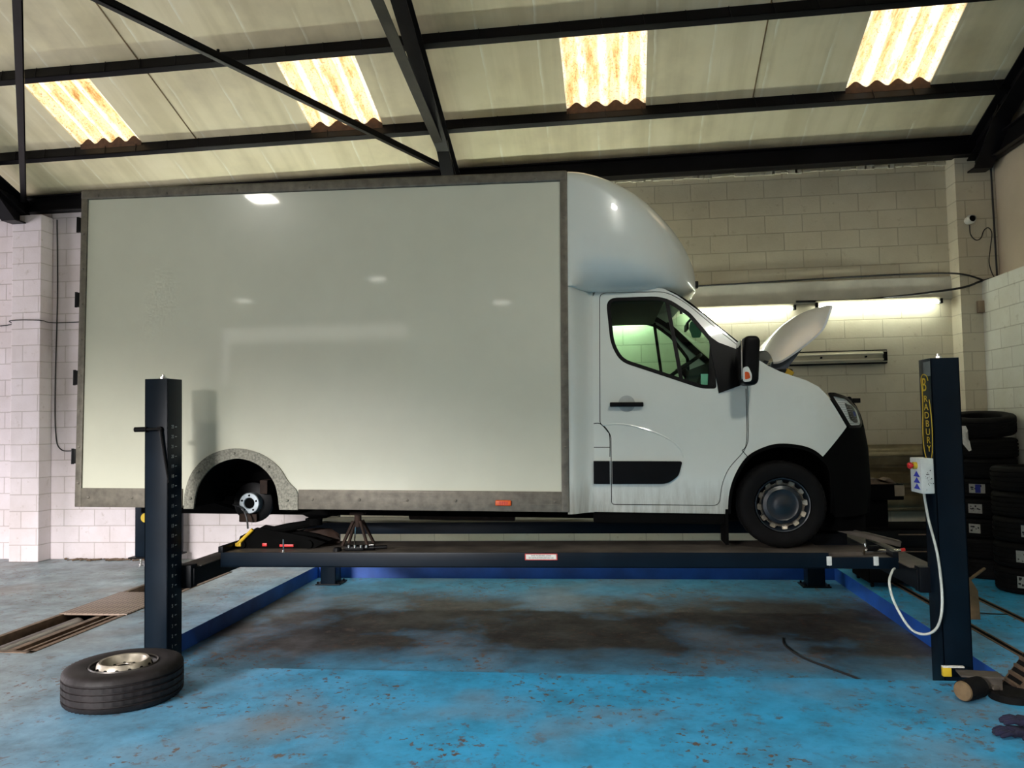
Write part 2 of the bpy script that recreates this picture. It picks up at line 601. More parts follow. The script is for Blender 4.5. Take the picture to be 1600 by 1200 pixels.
def inset2(poly, d):
    """rough inward offset of a 2D polygon"""
    m = len(poly)
    area = sum(poly[i][0] * poly[(i + 1) % m][1] - poly[(i + 1) % m][0] * poly[i][1] for i in range(m))
    sg = 1 if area > 0 else -1
    out = []
    for i in range(m):
        a, b_, c = Vector(poly[i - 1]), Vector(poly[i]), Vector(poly[(i + 1) % m])
        t1, t2 = (b_ - a), (c - b_)
        if t1.length < 1e-7: t1 = t2
        if t2.length < 1e-7: t2 = t1
        tt = (t1.normalized() + t2.normalized())
        if tt.length < 1e-6:
            tt = t1
        tt.normalize()
        nrm = Vector((-tt.y, tt.x)) * sg
        out.append(tuple(b_ + nrm * d))
    return out


def add_panel(bm, outline, holes, mapf, step=.07, thick=.02, lim=None):
    """flat outline with holes in XZ, sliced finely, bent onto mapf(x,z) and given thickness"""
    b2 = nb()
    for loop in [outline] + list(holes):
        vs = [b2.verts.new((p[0], 0, p[1])) for p in loop]
        for i in range(len(vs)):
            b2.edges.new((vs[i], vs[(i + 1) % len(vs)]))
    bmesh.ops.triangle_fill(b2, use_beauty=True, use_dissolve=False, edges=b2.edges[:])
    xs = [v.co.x for v in b2.verts]
    zs = [v.co.z for v in b2.verts]
    if step:
        x = min(xs) + step
        while x < max(xs):
            bmesh.ops.bisect_plane(b2, geom=b2.verts[:] + b2.edges[:] + b2.faces[:], dist=1e-5, plane_co=(x, 0, 0), plane_no=(1, 0, 0))
            x += step if x < .3 else step * .45
        z = min(zs) + step
        while z < max(zs):
            bmesh.ops.bisect_plane(b2, geom=b2.verts[:] + b2.edges[:] + b2.faces[:], dist=1e-5, plane_co=(0, 0, z), plane_no=(0, 0, 1))
            z += step
    for v in b2.verts:
        v.co = Vector(mapf(v.co.x, v.co.z))
    if thick:
        ys_ = sum(v.co.y for v in b2.verts)
        dy = -thick if ys_ > 0 else thick
        fs = b2.faces[:]
        bed = [e for e in b2.edges if len(e.link_faces) == 1]
        tw = {v: b2.verts.new(v.co + Vector((0, dy, 0))) for v in b2.verts[:]}
        for f_ in fs:
            b2.faces.new([tw[v] for v in f_.verts][::-1])
        for e in bed:
            b2.faces.new((e.verts[0], e.verts[1], tw[e.verts[1]], tw[e.verts[0]]))
    bmesh.ops.recalc_face_normals(b2, faces=b2.faces[:])
    me = bpy.data.meshes.new('tmp')
    b2.to_mesh(me)
    b2.free()
    bm.from_mesh(me)
    bpy.data.meshes.remove(me)


def add_text(bm, s, size, M, extrude=.0006):
    cu = bpy.data.curves.new('txt', 'FONT')
    cu.body = s
    cu.size = size
    cu.extrude = extrude
    cu.align_x = 'CENTER'
    cu.align_y = 'CENTER'
    o = bpy.data.objects.new('txt', cu)
    COL.objects.link(o)
    dg = bpy.context.evaluated_depsgraph_get()
    me = bpy.data.meshes.new_from_object(o.evaluated_get(dg))
    me.transform(M)
    bm.from_mesh(me)
    bpy.data.objects.remove(o)
    bpy.data.curves.remove(cu)
    bpy.data.meshes.remove(me)


def obj(name, bm, mat, parent=None, loc=None, smooth=True, recalc=True, ang=38, kind=None):
    if recalc:
        bmesh.ops.recalc_face_normals(bm, faces=bm.faces[:])
    me = bpy.data.meshes.new(name)
    ca = math.radians(ang)
    for e in bm.edges:
        if len(e.link_faces) == 2:
            try:
                if e.calc_face_angle() > ca:
                    e.smooth = False
            except Exception:
                pass
    for f in bm.faces:
        f.smooth = smooth
    bm.to_mesh(me)
    bm.free()
    mats = mat if isinstance(mat, (list, tuple)) else [mat]
    for m_ in mats:
        me.materials.append(m_)
    o = bpy.data.objects.new(name, me)
    COL.objects.link(o)
    if parent is not None:
        o.parent = parent
    if loc is not None:
        o.location = loc
    if kind:
        o['kind'] = kind
    return o


def empty(name, loc, label, cat, group=None, rot=(0, 0, 0)):
    o = bpy.data.objects.new(name, None)
    COL.objects.link(o)
    o.location = loc
    o.rotation_euler = rot
    o.empty_display_size = .1
    o['label'] = label
    o['category'] = cat
    if group:
        o['group'] = group
    return o


def tag(o, label, cat, group=None):
    o['label'] = label
    o['category'] = cat
    if group:
        o['group'] = group
    return o


def struct(name, bm, mat, **kw):
    return obj(name, bm, mat, kind='structure', **kw)


def copy_tree(root, loc, rot=None, label=None):
    r = root.copy()
    COL.objects.link(r)
    r.location = loc
    if rot is not None:
        r.rotation_euler = rot
    if label:
        r['label'] = label
    for ch in list(root.children):
        c = ch.copy()
        COL.objects.link(c)
        c.parent = r
        for g_ in list(ch.children):
            d = g_.copy()
            COL.objects.link(d)
            d.parent = c
    return r


# ------------------------------------------------------------------ the room
XL, XR, YF, YB = -14.0, 4.62, -6.0, 10.1
EAVE, SL = 5.0, .38
RIDGE_Y = (YF + YB) / 2
def roofz(y):
    return EAVE + SL * (YB - y) if y >= RIDGE_Y else EAVE + SL * (y - YF)

HX0, HX1, HY0, HY1, HD = -3.65, 2.58, 5.58, 9.66, .15      # sunken bay of the lift
PX0, PX1, PY0, PY1 = -5.24, -4.56, 5.84, 9.22              # roller pit
bm = nb()
xs = [XL, PX0, PX1, HX0, HX1, XR]
ys = [YF, HY0, PY0, PY1, HY1, YB]
grid = {}
def gv(x, y):
    if (x, y) not in grid:
        grid[(x, y)] = bm.verts.new((x, y, 0))
    return grid[(x, y)]
for i in range(len(xs) - 1):
    for j in range(len(ys) - 1):
        cx, cy = (xs[i] + xs[i + 1]) / 2, (ys[j] + ys[j + 1]) / 2
        if HX0 < cx < HX1 and HY0 < cy < HY1: continue
        if PX0 < cx < PX1 and PY0 < cy < PY1: continue
        bm.faces.new((gv(xs[i], ys[j]), gv(xs[i + 1], ys[j]), gv(xs[i + 1], ys[j + 1]), gv(xs[i], ys[j + 1])))
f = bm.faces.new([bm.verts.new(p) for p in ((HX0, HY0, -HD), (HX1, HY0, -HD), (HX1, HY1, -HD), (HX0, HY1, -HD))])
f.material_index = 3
ring = [(HX0, HY0), (HX1, HY0), (HX1, HY1), (HX0, HY1)]
for k in range(4):
    a, b_ = ring[k], ring[(k + 1) % 4]
    f = bm.faces.new([bm.verts.new(p) for p in ((*a, -HD), (*b_, -HD), (*b_, 0), (*a, 0))])
    f.material_index = 1
ring = [(PX0, PY0), (PX1, PY0), (PX1, PY1), (PX0, PY1)]
for k in range(4):
    a, b_ = ring[k], ring[(k + 1) % 4]
    f = bm.faces.new([bm.verts.new(p) for p in ((*a, -.45), (*b_, -.45), (*b_, 0), (*a, 0))])
    f.material_index = 2
f = bm.faces.new([bm.verts.new((*p, -.45)) for p in ring])
f.material_index = 2
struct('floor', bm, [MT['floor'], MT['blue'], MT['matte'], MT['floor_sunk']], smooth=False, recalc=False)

# back wall, ledge band and piers
bm = nb()
add_box(bm, (-3.5, YB, -.2), (XR + .2, YB + .25, 5.0))
struct('wall_back', bm, MT['block'], smooth=False)
bm = nb()
add_box(bm, (XL, YB, -.2), (-3.5, YB + .25, 5.0))
struct('wall_back', bm, MT['block_low'], smooth=False)
bm = nb()
add_box(bm, (-.5, YB - .03, 3.14), (4.6, YB + .01, 3.42), .006)
struct('trim_1', bm, MT['concrete'], smooth=False)
bm = nb()
add_box(bm, (4.18, 9.84, 0), (4.64, YB, 4.95))
struct('trim_2', bm, MT['block'], smooth=False)
bm = nb()
add_box(bm, (-8.05, 9.86, 0), (-7.62, YB, 4.72), .01)
struct('trim_3', bm, MT['block_low'], smooth=False)
bm = nb()   # torn sealant between the eave beam and the last course of blocks
for k in range(60):
    x = -1 + k * .092
    h = random.uniform(.005, .045)
    add_box(bm, (x, YB - .035, 4.80 - h * .5), (x + random.uniform(.06, .12), YB - .005, 4.80 + h))
struct('trim_4', bm, simple('old_white_sealant', (.62, .58, .46), .8, 0, .2, 10), smooth=False)

# right gable: thick painted blockwork below, lining boards above
bm = nb()
add_box(bm, (4.42, YF, 0), (XR + .2, YB + .02, 3.3))
struct('wall_right', bm, MT['block_gable'], smooth=False)
bm = nb()
add_prism(bm, [(YF, 3.3), (YB, 3.3), (YB, EAVE), (RIDGE_Y, roofz(RIDGE_Y)), (YF, EAVE)], XR, XR + .2, 'YZ')
struct('wall_right_upper', bm, MT['gable_board'], smooth=False)
bm = nb()
add_prism(bm, [(YF, 0), (YB, 0), (YB, EAVE), (RIDGE_Y, roofz(RIDGE_Y)), (YF, EAVE)], XL - .2, XL, 'YZ')
bmesh.ops.delete(bm, geom=bm.verts[:], context='VERTS')
add_box(bm, (XL - .2, YF, 0), (XL, 3.2, 4.0)); add_box(bm, (XL - .2, 8.6, 0), (XL, YB, 4.0))
add_prism(bm, [(YF, 4.0), (YB, 4.0), (YB, EAVE), (RIDGE_Y, roofz(RIDGE_Y)), (YF, EAVE)], XL - .2, XL, 'YZ')
struct('wall_left', bm, MT['block_gable'], smooth=False)
bm = nb()   # front wall with the roller door opening
for lo, hi in (((XL, YF - .25, 0), (-9.3, YF, 5.0)), ((-9.3, YF - .25, 4.2), (-4.7, YF, 5.0)), ((-4.7, YF - .25, 0), (XR, YF, 5.0))):
    add_box(bm, lo, hi)
struct('wall_front', bm, MT['block_low'], smooth=False)

bm = nb()  # unseen dark ground and wall added outside to block sky reflected in the van
add_box(bm, (-22, -30, -.12), (8, YF - .25, -.02))
struct('added_yard_ground', bm, simple('added_yard_tarmac', (.09, .09, .09), .8), smooth=False)
bm = nb()
add_box(bm, (-24, -31, 0), (10, -30, 6.5))
struct('sky_block_wall', bm, simple('sky_block_brick', (.10, .06, .045), .8), smooth=False)

PIV = Vector((-2.5, 9.0, 0))
SWING = Matrix.Rotation(-.02, 4, 'Z')
def swing(o):
    # the roof steel and sheets run about one degree off the line of the back wall
    o.location = PIV + SWING @ (Vector(o.location) - PIV)
    o.rotation_euler = (0, 0, -.02)
    return o
# roof lining with openings for the translucent sheets
SKY = [(-12.62, -11.74), (-9.60, -8.72), (-6.58, -5.74), (-3.50, -2.60), (-.38, .53), (2.72, 3.61)]
SY0, SY1 = 8.01, 9.12
bm = nb()
xs = sorted([XL - .4] + [v for s in SKY for v in s] + [XR + .3])
def slope(ylist, sgn):
    for j in range(len(ylist) - 1):
        y0, y1 = ylist[j], ylist[j + 1]
        for i in range(len(xs) - 1):
            cx, cy = (xs[i] + xs[i + 1]) / 2, (y0 + y1) / 2
            hole = any(a < cx < b_ for a, b_ in SKY) and (SY0 < cy < SY1)
            if hole: continue
            add_prism(bm, [(y0, roofz(y0)), (y1, roofz(y1)), (y1, roofz(y1) + .06), (y0, roofz(y0) + .06)], xs[i], xs[i + 1], 'YZ')
slope([RIDGE_Y, SY0, SY1, YB + .35], 1)
slope([YF - .4, RIDGE_Y], -1)
bmesh.ops.remove_doubles(bm, verts=bm.verts[:], dist=1e-5)
swing(struct('ceiling', bm, MT['roof'], smooth=False))
bm = nb()   # thin brown cover strips over two board joints
for x in (-5.02, 1.72, -11.2):
    for y0, y1 in ((6.9, 7.98), (7.98, 9.15)):
        if x > 0 or y1 < 20:
            add_prism(bm, [(y0, roofz(y0) - .006), (y1, roofz(y1) - .006), (y1, roofz(y1)), (y0, roofz(y0))], x, x + .014, 'YZ')
swing(struct('trim_5', bm, simple('brown_joint_strip', (.16, .10, .04), .6), smooth=False))

def corrugated(x0, x1, y0, y1, n=4):
    bm = nb()
    cols = []
    K = n * 10
    for i in range(K + 1):
        u = i / K
        x = x0 + (x1 - x0) * u
        h = -.034 * math.cos(2 * PI * n * u) + .05
        cols.append([bm.verts.new((x, y, roofz(y) + h)) for y in (y0, (y0 + y1) / 2, y1)])
    for a, b_ in zip(cols, cols[1:]):
        for j in range(2):
            bm.faces.new((a[j], b_[j], b_[j + 1], a[j + 1]))
    return bm

sk_names = {2: 'far left dirty corrugated skylight above the rear of the van body', 3: 'corrugated skylight crossed by the thin diagonal roof brace',
            4: 'brightest corrugated skylight, high above the front of the van box', 5: 'corrugated skylight nearest the right gable wall'}
for k, (a, b_) in enumerate(SKY):
    for (y0, y1) in ((SY0 + .001, SY1 - .001),):
        main = y0 > 7
        if main and k in sk_names:
            root = empty('skylight_sheet', ((a + b_) / 2, (y0 + y1) / 2, roofz((y0 + y1) / 2)), sk_names[k], 'skylight', 'translucent roof sheets')
            bm = corrugated(a + .001, b_ - .001, y0, y1)
            o = obj('corrugated_sheet', bm, MT['skylight'], recalc=False)
            o.parent = root
            o.data.transform(Matrix.Translation(-root.location))
            bm = nb()     # rusty wavy end of the sheet over the purlin
            K = 50
            pts = []
            for i in range(K + 1):
                u = i / K
                pts.append((a + (b_ - a) * u, -.034 * math.cos(2 * PI * 4 * u) + .05))
            ye = SY1 - .0
            rows = [[bm.verts.new((x, ye - .005, roofz(ye) + h)) for x, h in pts], [bm.verts.new((x, ye + .02, roofz(ye) + h)) for x, h in pts],
                    [bm.verts.new((x, ye + .02, roofz(ye) - .045)) for x, h in pts], [bm.verts.new((x, ye - .005, roofz(ye) - .045)) for x, h in pts]]
            for r_ in range(4):
                q = rows[(r_ + 1) % 4]
                for i in range(K):
                    bm.faces.new((rows[r_][i], rows[r_][i + 1], q[i + 1], q[i]))
            o = obj('wavy_filler', bm, MT['skyedge'])
            o.parent = root
            o.data.transform(Matrix.Translation(-root.location))
            swing(root)
        else:
            bm = corrugated(a + .001, b_ - .001, y0, y1)
            o = obj('window_%d' % (k * 3 + (1 if y0 > 7 else 2 if y0 > 0 else 3)), bm, MT['skylight'], recalc=False, kind='structure')
            swing(o)

# purlins and eave beam
def rail_x(name, y, z, x0, x1, w, h, lab, mat='purlin', tilt=True):
    bm = nb()
    # Z-like rail: web with a flange top and bottom
    a = math.atan(SL) if tilt else 0
    R = Matrix.Translation((0, y, z)) @ Matrix.Rotation(-a, 4, 'X')
    add_box(bm, (x0, -w / 2, -h), (x1, -w / 2 + .012, 0), 0, R)
    add_box(bm, (x0, -w / 2, -h), (x1, w / 2, -h + .012), 0, R)
    add_box(bm, (x0, -w / 2, -.012), (x1, w / 2, 0), 0, R)
    x = x0 + .2
    while x < x1:      # hook bolts
        add_cyl(bm, R @ Vector((x, -w / 2 - .008, .0)), R @ Vector((x + .02, -w / 2 - .008, -h - .01)), .004, seg=6)
        x += .42
    o = obj(name, bm, MT[mat], smooth=False)
    return swing(tag(o, lab, 'roof beam'))

rail_x('roof_purlin', 9.17, roofz(9.17), XL, XR, .08, .135, 'dark steel purlin under the bottom ends of the skylights', 'purlin')
rail_x('roof_purlin', 7.97, roofz(7.97), XL, XR, .08, .135, 'dark steel purlin along the top ends of the skylights', 'purlin')
for y in (6.75, 5.55, 4.35, 3.15, -5.0, -3.8, -2.5, -1.2):
    swing(struct('ceiling_beam', (lambda: (lambda bm: (add_box(bm, (XL, y - .04, roofz(y) - .14), (XR, y + .04, roofz(y))), bm)[1])(nb()))(), MT['purlin']))
bm = nb()
add_box(bm, (XL, 9.84, 4.79), (XR, 10.04, 4.805))
add_box(bm, (XL, 9.84, 5.0), (XR, 10.04, 5.015))
add_box(bm, (XL, 9.93, 4.79), (XR, 9.95, 5.015))
swing(tag(obj('eave_beam', bm, MT['purlin'], smooth=False), 'black steel eave beam along the top of the back wall', 'roof beam'))
bm = nb()
add_box(bm, (4.46, YF, 4.70), (4.60, 10.0, 4.715))
add_box(bm, (4.46, YF, 4.90), (4.60, 10.0, 4.915))
add_box(bm, (4.52, YF, 4.70), (4.54, 10.0, 4.915))
tag(obj('gable_rail', bm, MT['purlin'], smooth=False), 'black steel rail running along the right gable wall', 'roof beam')

def i_beam(bm, p0, p1, w, h, t_=.014):
    p0, p1 = Vector(p0), Vector(p1)
    d = (p1 - p0)
    L = d.length
    d.normalize()
    side = Vector((1, 0, 0)) if abs(d.x) < .7 else Vector((0, 1, 0))
    side = (side - d * side.dot(d)).normalized()
    up = side.cross(d).normalized()
    if up.z < 0: up = -up
    Mx = Matrix((( side.x, d.x, up.x, p0.x), (side.y, d.y, up.y, p0.y), (side.z, d.z, up.z, p0.z), (0, 0, 0, 1)))
    add_box(bm, (-w / 2, 0, -t_), (w / 2, L, 0), 0, Mx)
    add_box(bm, (-w / 2, 0, -h), (w / 2, L, -h + t_), 0, Mx)
    add_box(bm, (-.006, 0, -h), (.006, L, 0), 0, Mx)
    return Mx

def roof_frame(x, lab, tie=True, w=.15):
    root = empty('roof_frame', (x, 9.9, 4.7), lab, 'roof frame', 'steel portal frames carrying the roof')
    inv = Matrix.Translation(-root.location)
    bm = nb()
    i_beam(bm, (x, 10.0, roofz(10.0) - .14), (x, RIDGE_Y, roofz(RIDGE_Y) - .14), w, .20)
    i_beam(bm, (x, YF + .05, roofz(YF + .05) - .14), (x, RIDGE_Y, roofz(RIDGE_Y) - .14), w, .20)
    o = obj('rafter', bm, MT['steel_black'], root, smooth=False); o.data.transform(inv)
    if tie:
        bm = nb()
        p0, p1 = Vector((x - .03, 9.75, 4.96)), Vector((x - .03, RIDGE_Y, 6.15))
        for q in (0, .012):
            pass
        i_beam(bm, p0, p1, .11, .012, .012)
        Mx = i_beam(bm, p0 + Vector((0, 0, .055)), p1 + Vector((0, 0, .055)), .012, .06, .01)
        o = obj('tie_member', bm, simple('scuffed_tie_steel', (.022, .018, .013), .45, .2, .5, 5), root, smooth=False); o.data.transform(inv)
    bm = nb()       # knee plate at the foot and stub on the pier
    add_prism(bm, [(10.05, 4.62), (9.66, 4.62), (9.40, 4.86), (9.40, 5.16), (10.05, 4.96)], x - .01, x + .01, 'YZ')
    add_box(bm, (x - w / 2, 9.66, 4.60), (x + w / 2, 10.05, 4.62))
    add_prism(bm, [(9.66, 4.60), (9.66, 4.63), (9.05, 5.12), (9.05, 5.09)], x - w / 2, x + w / 2, 'YZ')
    o = obj('knee_plate', bm, MT['steel_black'], root, smooth=False); o.data.transform(inv)
    return root

roof_frame(-1.87, 'black steel rafter and tie rising above the middle of the van box')
roof_frame(-7.95, 'black steel rafter foot on the pier left of the van', w=.2)
roof_frame(4.42, 'black steel rafter against the right gable wall', tie=False, w=.2)

def brace(name, p0, p1, lab, r=.028):
    bm = nb()
    p0, p1 = Vector(p0), Vector(p1)
    d = (p1 - p0).normalized()
    s_ = d.cross(Vector((0, 0, 1))).normalized()
    Mx = Matrix(((s_.x, d.x, 0, p0.x), (s_.y, d.y, 0, p0.y), (s_.z, d.z, 1, p0.z), (0, 0, 0, 1)))
    L = (p1 - p0).length
    add_box(bm, (-r, 0, -.005), (r, L, .005), 0, Mx)
    add_box(bm, (-r, 0, -.005), (-r + .01, L, r * 2), 0, Mx)
    add_cyl(bm, p0 + d * L * .44, p0 + d * L * .44 + Vector((0, 0, .09)), .014, seg=8)
    return tag(obj(name, bm, MT['steel_black'], smooth=False), lab, 'roof brace', 'flat steel roof braces')
brace('roof_brace', (-1.92, 9.58, 4.90), (-4.9, 2.1, 4.90), 'thin black brace running diagonally across the skylights to the middle rafter')
brace('roof_brace', (-7.88, 9.85, 4.90), (-2.34, 2.8, 4.90), 'black brace rising almost upright at the left edge of the picture', .034)

# ------------------------------------------------------------------ lights on the walls and under the roof
def wall_tube(x0, x1, z, lab, tube='tube'):
    root = empty('strip_light', ((x0 + x1) / 2, 10.02, z), lab, 'strip light', 'fluorescent strips on the back wall')
    w = (x1 - x0) / 2
    bm = nb(); add_box(bm, (-w, -.02, .0), (w, .07, .055), .006)
    obj('light_body', bm, MT['fitting'], root)
    bm = nb(); add_cyl(bm, (-w + .03, -.035, -.012), (w - .03, -.035, -.012), .016, seg=14)
    obj('lit_tube', bm, MT[tube], root)
    for s in (-1, 1):
        bm = nb(); add_box(bm, (s * w - .015, -.052, -.03), (s * w + .015, .0, .03), .003)
        obj('tube_holder', bm, MT['plastic'], root)
    return root
for k_, xx in enumerate((-6.2, -4.4, -2.6, -.8)):
    wall_tube(xx, xx + 1.37, 3.08, ['lit fluorescent strip hidden behind the rear end of the van box', 'second lit strip from the left, behind the van box', 'third lit strip from the left, behind the van box', 'lit strip behind the front end of the van box'][k_], 'tube_boosted')
wall_tube(.95, 2.32, 3.09, 'lit fluorescent strip on the back wall behind the windscreen')
wall_tube(2.58, 4.02, 3.11, 'lit fluorescent strip on the back wall right of the open bonnet')

root = empty('unlit_batten_light', (2.5, 10.0, 2.46), 'unlit cream twin tube batten on the wall beside the open bonnet', 'strip light')
bm = nb(); add_box(bm, (-.88, -.01, -.085), (.88, .09, .085), .008); obj('light_body', bm, MT['plastic'], root)
bm = nb(); add_box(bm, (-.87, -.03, -.068), (.87, -.008, .068), .006); obj('reflector', bm, MT['fitting'], root)
for z in (-.036, .036):
    bm = nb(); add_cyl(bm, (-.83, -.045, z), (.83, -.045, z), .014, seg=12); obj('unlit_tube', bm, MT['tube_off'], root)
bm = nb()
for x in (-.4, .1, .62):
    add_cyl(bm, (x, -.03, 0), (x, -.062, 0), .012, seg=10)
add_box(bm, (.82, -.07, -.055), (.86, -.02, .055))
obj('tube_clip', bm, MT['plastic'], root)

def room_lamp(x, y, z, lab, m_='tube_room'):
    root = empty('high_bay_lamp', (x, y, z), lab, 'lamp', 'high bay lamps over the workshop')
    bm = nb(); add_box(bm, (-.17, -.17, .02), (.17, .17, .10), .012); add_cyl(bm, (0, 0, .10), (0, 0, .20), .07)
    obj('lamp_body', bm, MT['fitting'], root)
    bm = nb(); add_box(bm, (-.15, -.15, .0), (.15, .15, .02), .004); obj('lit_panel', bm, MT[m_], root)
    bm = nb(); add_cyl(bm, (0, 0, .20), (0, 0, roofz(y) - z), .008, seg=6); obj('hanger_rod', bm, MT['steel_black'], root)
    return root
room_lamp(-4.3, 2.8, 4.65, 'high bay lamp hanging left of and above the camera')
room_lamp(1.5, 3.0, 4.65, 'high bay lamp hanging right of and above the camera', 'tube_bright')
room_lamp(-4.5, -3.0, 4.66, 'high bay lamp well behind the camera near the roller door', 'tube_dim')
room_lamp(-2.0, -3.0, 4.1, 'lowest hung high bay lamp behind the camera', 'tube_dim')
room_lamp(3.2, -2.0, 4.6, 'high bay lamp behind the camera by the right gable', 'tube_dim')
room_lamp(-8.1, -4.6, 4.6, 'high bay lamp just inside the roller door', 'tube_dim')

# ------------------------------------------------------------------ the four post lift
def post(x, y, lab, side, rear=False):
    root = empty('lift_post', (x, y, -HD), lab, 'lift post', 'posts of the four post lift')
    H = 2.28 if not rear else 2.2
    bm = nb()
    w, d, t_ = .092, .10, .01
    # C section open on the inner side with two lips and a backing strip
    add_box(bm, (-w, -d, .012), (w, -d + t_, H), .003)
    add_box(bm, (-w, d - t_, .012), (w, d, H), .003)
    add_box(bm, (side * w - (t_ if side > 0 else 0), -d, .012), (side * w + (0 if side > 0 else t_), d, H), .003)
    add_box(bm, (-side * w - (t_ if side < 0 else 0), -d, .012), (-side * w + (0 if side < 0 else t_), d, H), .003)
    add_box(bm, (-w + .004, -d + .004, H - .02), (w - .004, d - .004, H - .002))
    obj('column', bm, MT['navy'], root)
    bm = nb(); add_box(bm, (-w - .06, -d - .02, 0), (w + .06, d + .06, .014), .002)
    for sx in (-1, 1):
        for sy in (-1, 1):
            add_cyl(bm, (sx * (w + .035), sy * (d + .0), .012), (sx * (w + .035), sy * (d + .0), .04), .012, seg=6)
    obj('base_plate', bm, MT['navy_dark'], root)
    bm = nb(); add_cyl(bm, (.0, 0, H - .01), (.0, 0, H + .035), .011, seg=10); add_cyl(bm, (0, 0, H), (0, 0, H + .018), .022, seg=6)
    obj('top_nut', bm, MT['chrome'], root)
    return root
# side = direction of the closed outer face
PL = post(-3.36, 5.68, 'dark navy lift post standing behind the loose wheel', -1)
PR = post(2.27, 5.73, 'dark navy lift post with yellow lettering and control box', 1)
post(-3.36, 9.32, 'rear lift post seen behind the rear wheel arch, only its foot in view', -1, True)
post(2.27, 9.32, 'rear lift post behind the front wheel, only its foot in view', 1, True)

# height scale on the left post (its right face)
bm = nb()
for n in range(1, 24):
    z = 1.915 - (23 - n) * .0745
    Mx = Matrix.Translation((.0935, -.035, z)) @ Matrix.Rotation(PI / 2, 4, 'Z') @ Matrix.Rotation(PI / 2, 4, 'X')
    add_text(bm, str(n), .036, Mx)
    add_box(bm, (.093, .0, z - .003), (.0942, .022, z + .003))
obj('height_scale', bm, MT['numwhite'], PL, smooth=False, recalc=False)
# safety lever
bm = nb()
add_cyl(bm, (-.125, -.125, 1.90), (.055, -.125, 1.90), .011, seg=12)
add_cyl(bm, (-.155, -.125, 1.90), (-.06, -.125, 1.90), .019, seg=14)
add_cyl(bm, (.04, -.10, 1.90), (.04, -.13, 1.90), .02, seg=12)
add_tube(bm, [(.045, -.122, 1.90), (.062, -.118, 1.78), (.105, -.112, 1.50)], [.012, .011, .006])
obj('release_lever', bm, MT['plastic'], PL)

# lettering, outline and marks on the right post (its left face)
bm = nb()
xf = -.0945
def side_text(ch, y_, z_, size, wx, hy=1.0):
    Mx = Matrix.Translation((xf, y_, z_)) @ Matrix.Rotation(-PI / 2, 4, 'Z') @ Matrix.Rotation(PI / 2, 4, 'X') @ Matrix.Diagonal((wx, hy, 1, 1))
    add_text(bm, ch, size, Mx)
side_text('B', .015, 2.10, .12, 1.15, 1.1)
for i, ch in enumerate('RADBURY'):
    side_text(ch, .0 - i * .004, 2.005 - i * .0565, .064, 1.75)
loop = [(xf, y_, z_) for (y_, z_) in spl([(-.055, 2.13), (-.03, 2.165), (.03, 2.175), (.062, 2.14), (.05, 2.05), (.055, 1.92), (.07, 1.80), (.066, 1.68), (.03, 1.60), (-.02, 1.585), (-.065, 1.62), (-.088, 1.74), (-.085, 1.88), (-.06, 2.0)], 8)]
add_tube(bm, loop, .0032, 6)
obj('lettering', bm, MT['signyellow'], PR, smooth=False)
bm = nb(); add_box(bm, (-.0935, -.098, 2.16), (-.0925, .02, 2.26)); obj('pale_plate', bm, simple('scuffed_grey_patch', (.10, .12, .12), .6), PR)

# control box
CB = empty('control_box', (2.134, 5.80, 1.335), 'pale grey lift control box with red emergency button on the right post', 'control box')
bm = nb(); add_box(bm, (-.0425, -.16, -.118), (.0405, .03, .118), .005); obj('box_shell', bm, MT['boxgrey'], CB)
bm = nb()
for k in range(26):
    a = Vector((random.gauss(.0, .012), -.161, random.gauss(-.01, .035)))
    add_cyl(bm, a, a + Vector((0, -.0012, 0)), random.uniform(.0015, .004), seg=6)
obj('grime_marks', bm, MT['ink'], CB)
bm = nb(); add_cyl(bm, (-.0425, -.085, .068), (-.066, -.085, .068), .024, seg=18); obj('button_collar', bm, MT['signyellow'], CB)
bm = nb(); add_lathe(bm, [(0, -.100), (.018, -.097), (.023, -.088), (.023, -.078), (.013, -.076), (.013, -.066), (0, -.066)], (0, -.085, .068), 'X', 18); obj('stop_button', bm, MT['red'], CB)
for k in range(3):
    bm = nb()
    z = .010 - k * .042
    add_prism(bm, [(-.14, z - .018), (-.03, z - .018), (-.085, z + .020)], -.0445, -.0425, 'YZ')
    obj('blue_button', bm, MT['inkblue'], CB)
bm = nb()
pts = spl([(2.135, 5.72, 1.217), (2.14, 5.68, 1.05), (2.16, 5.6, .80), (2.155, 5.55, .52), (2.12, 5.55, .36), (2.05, 5.58, .30), (1.97, 5.62, .33), (1.90, 5.68, .48), (1.895, 5.75, .60), (1.95, 5.85, .66), (2.0, 5.95, .66)], 10)
add_tube(bm, pts, .0085, 10)
tag(obj('power_cable', bm, MT['cable_grey']), 'pale grey cable looping down from the control box to the crossbeam', 'cable')

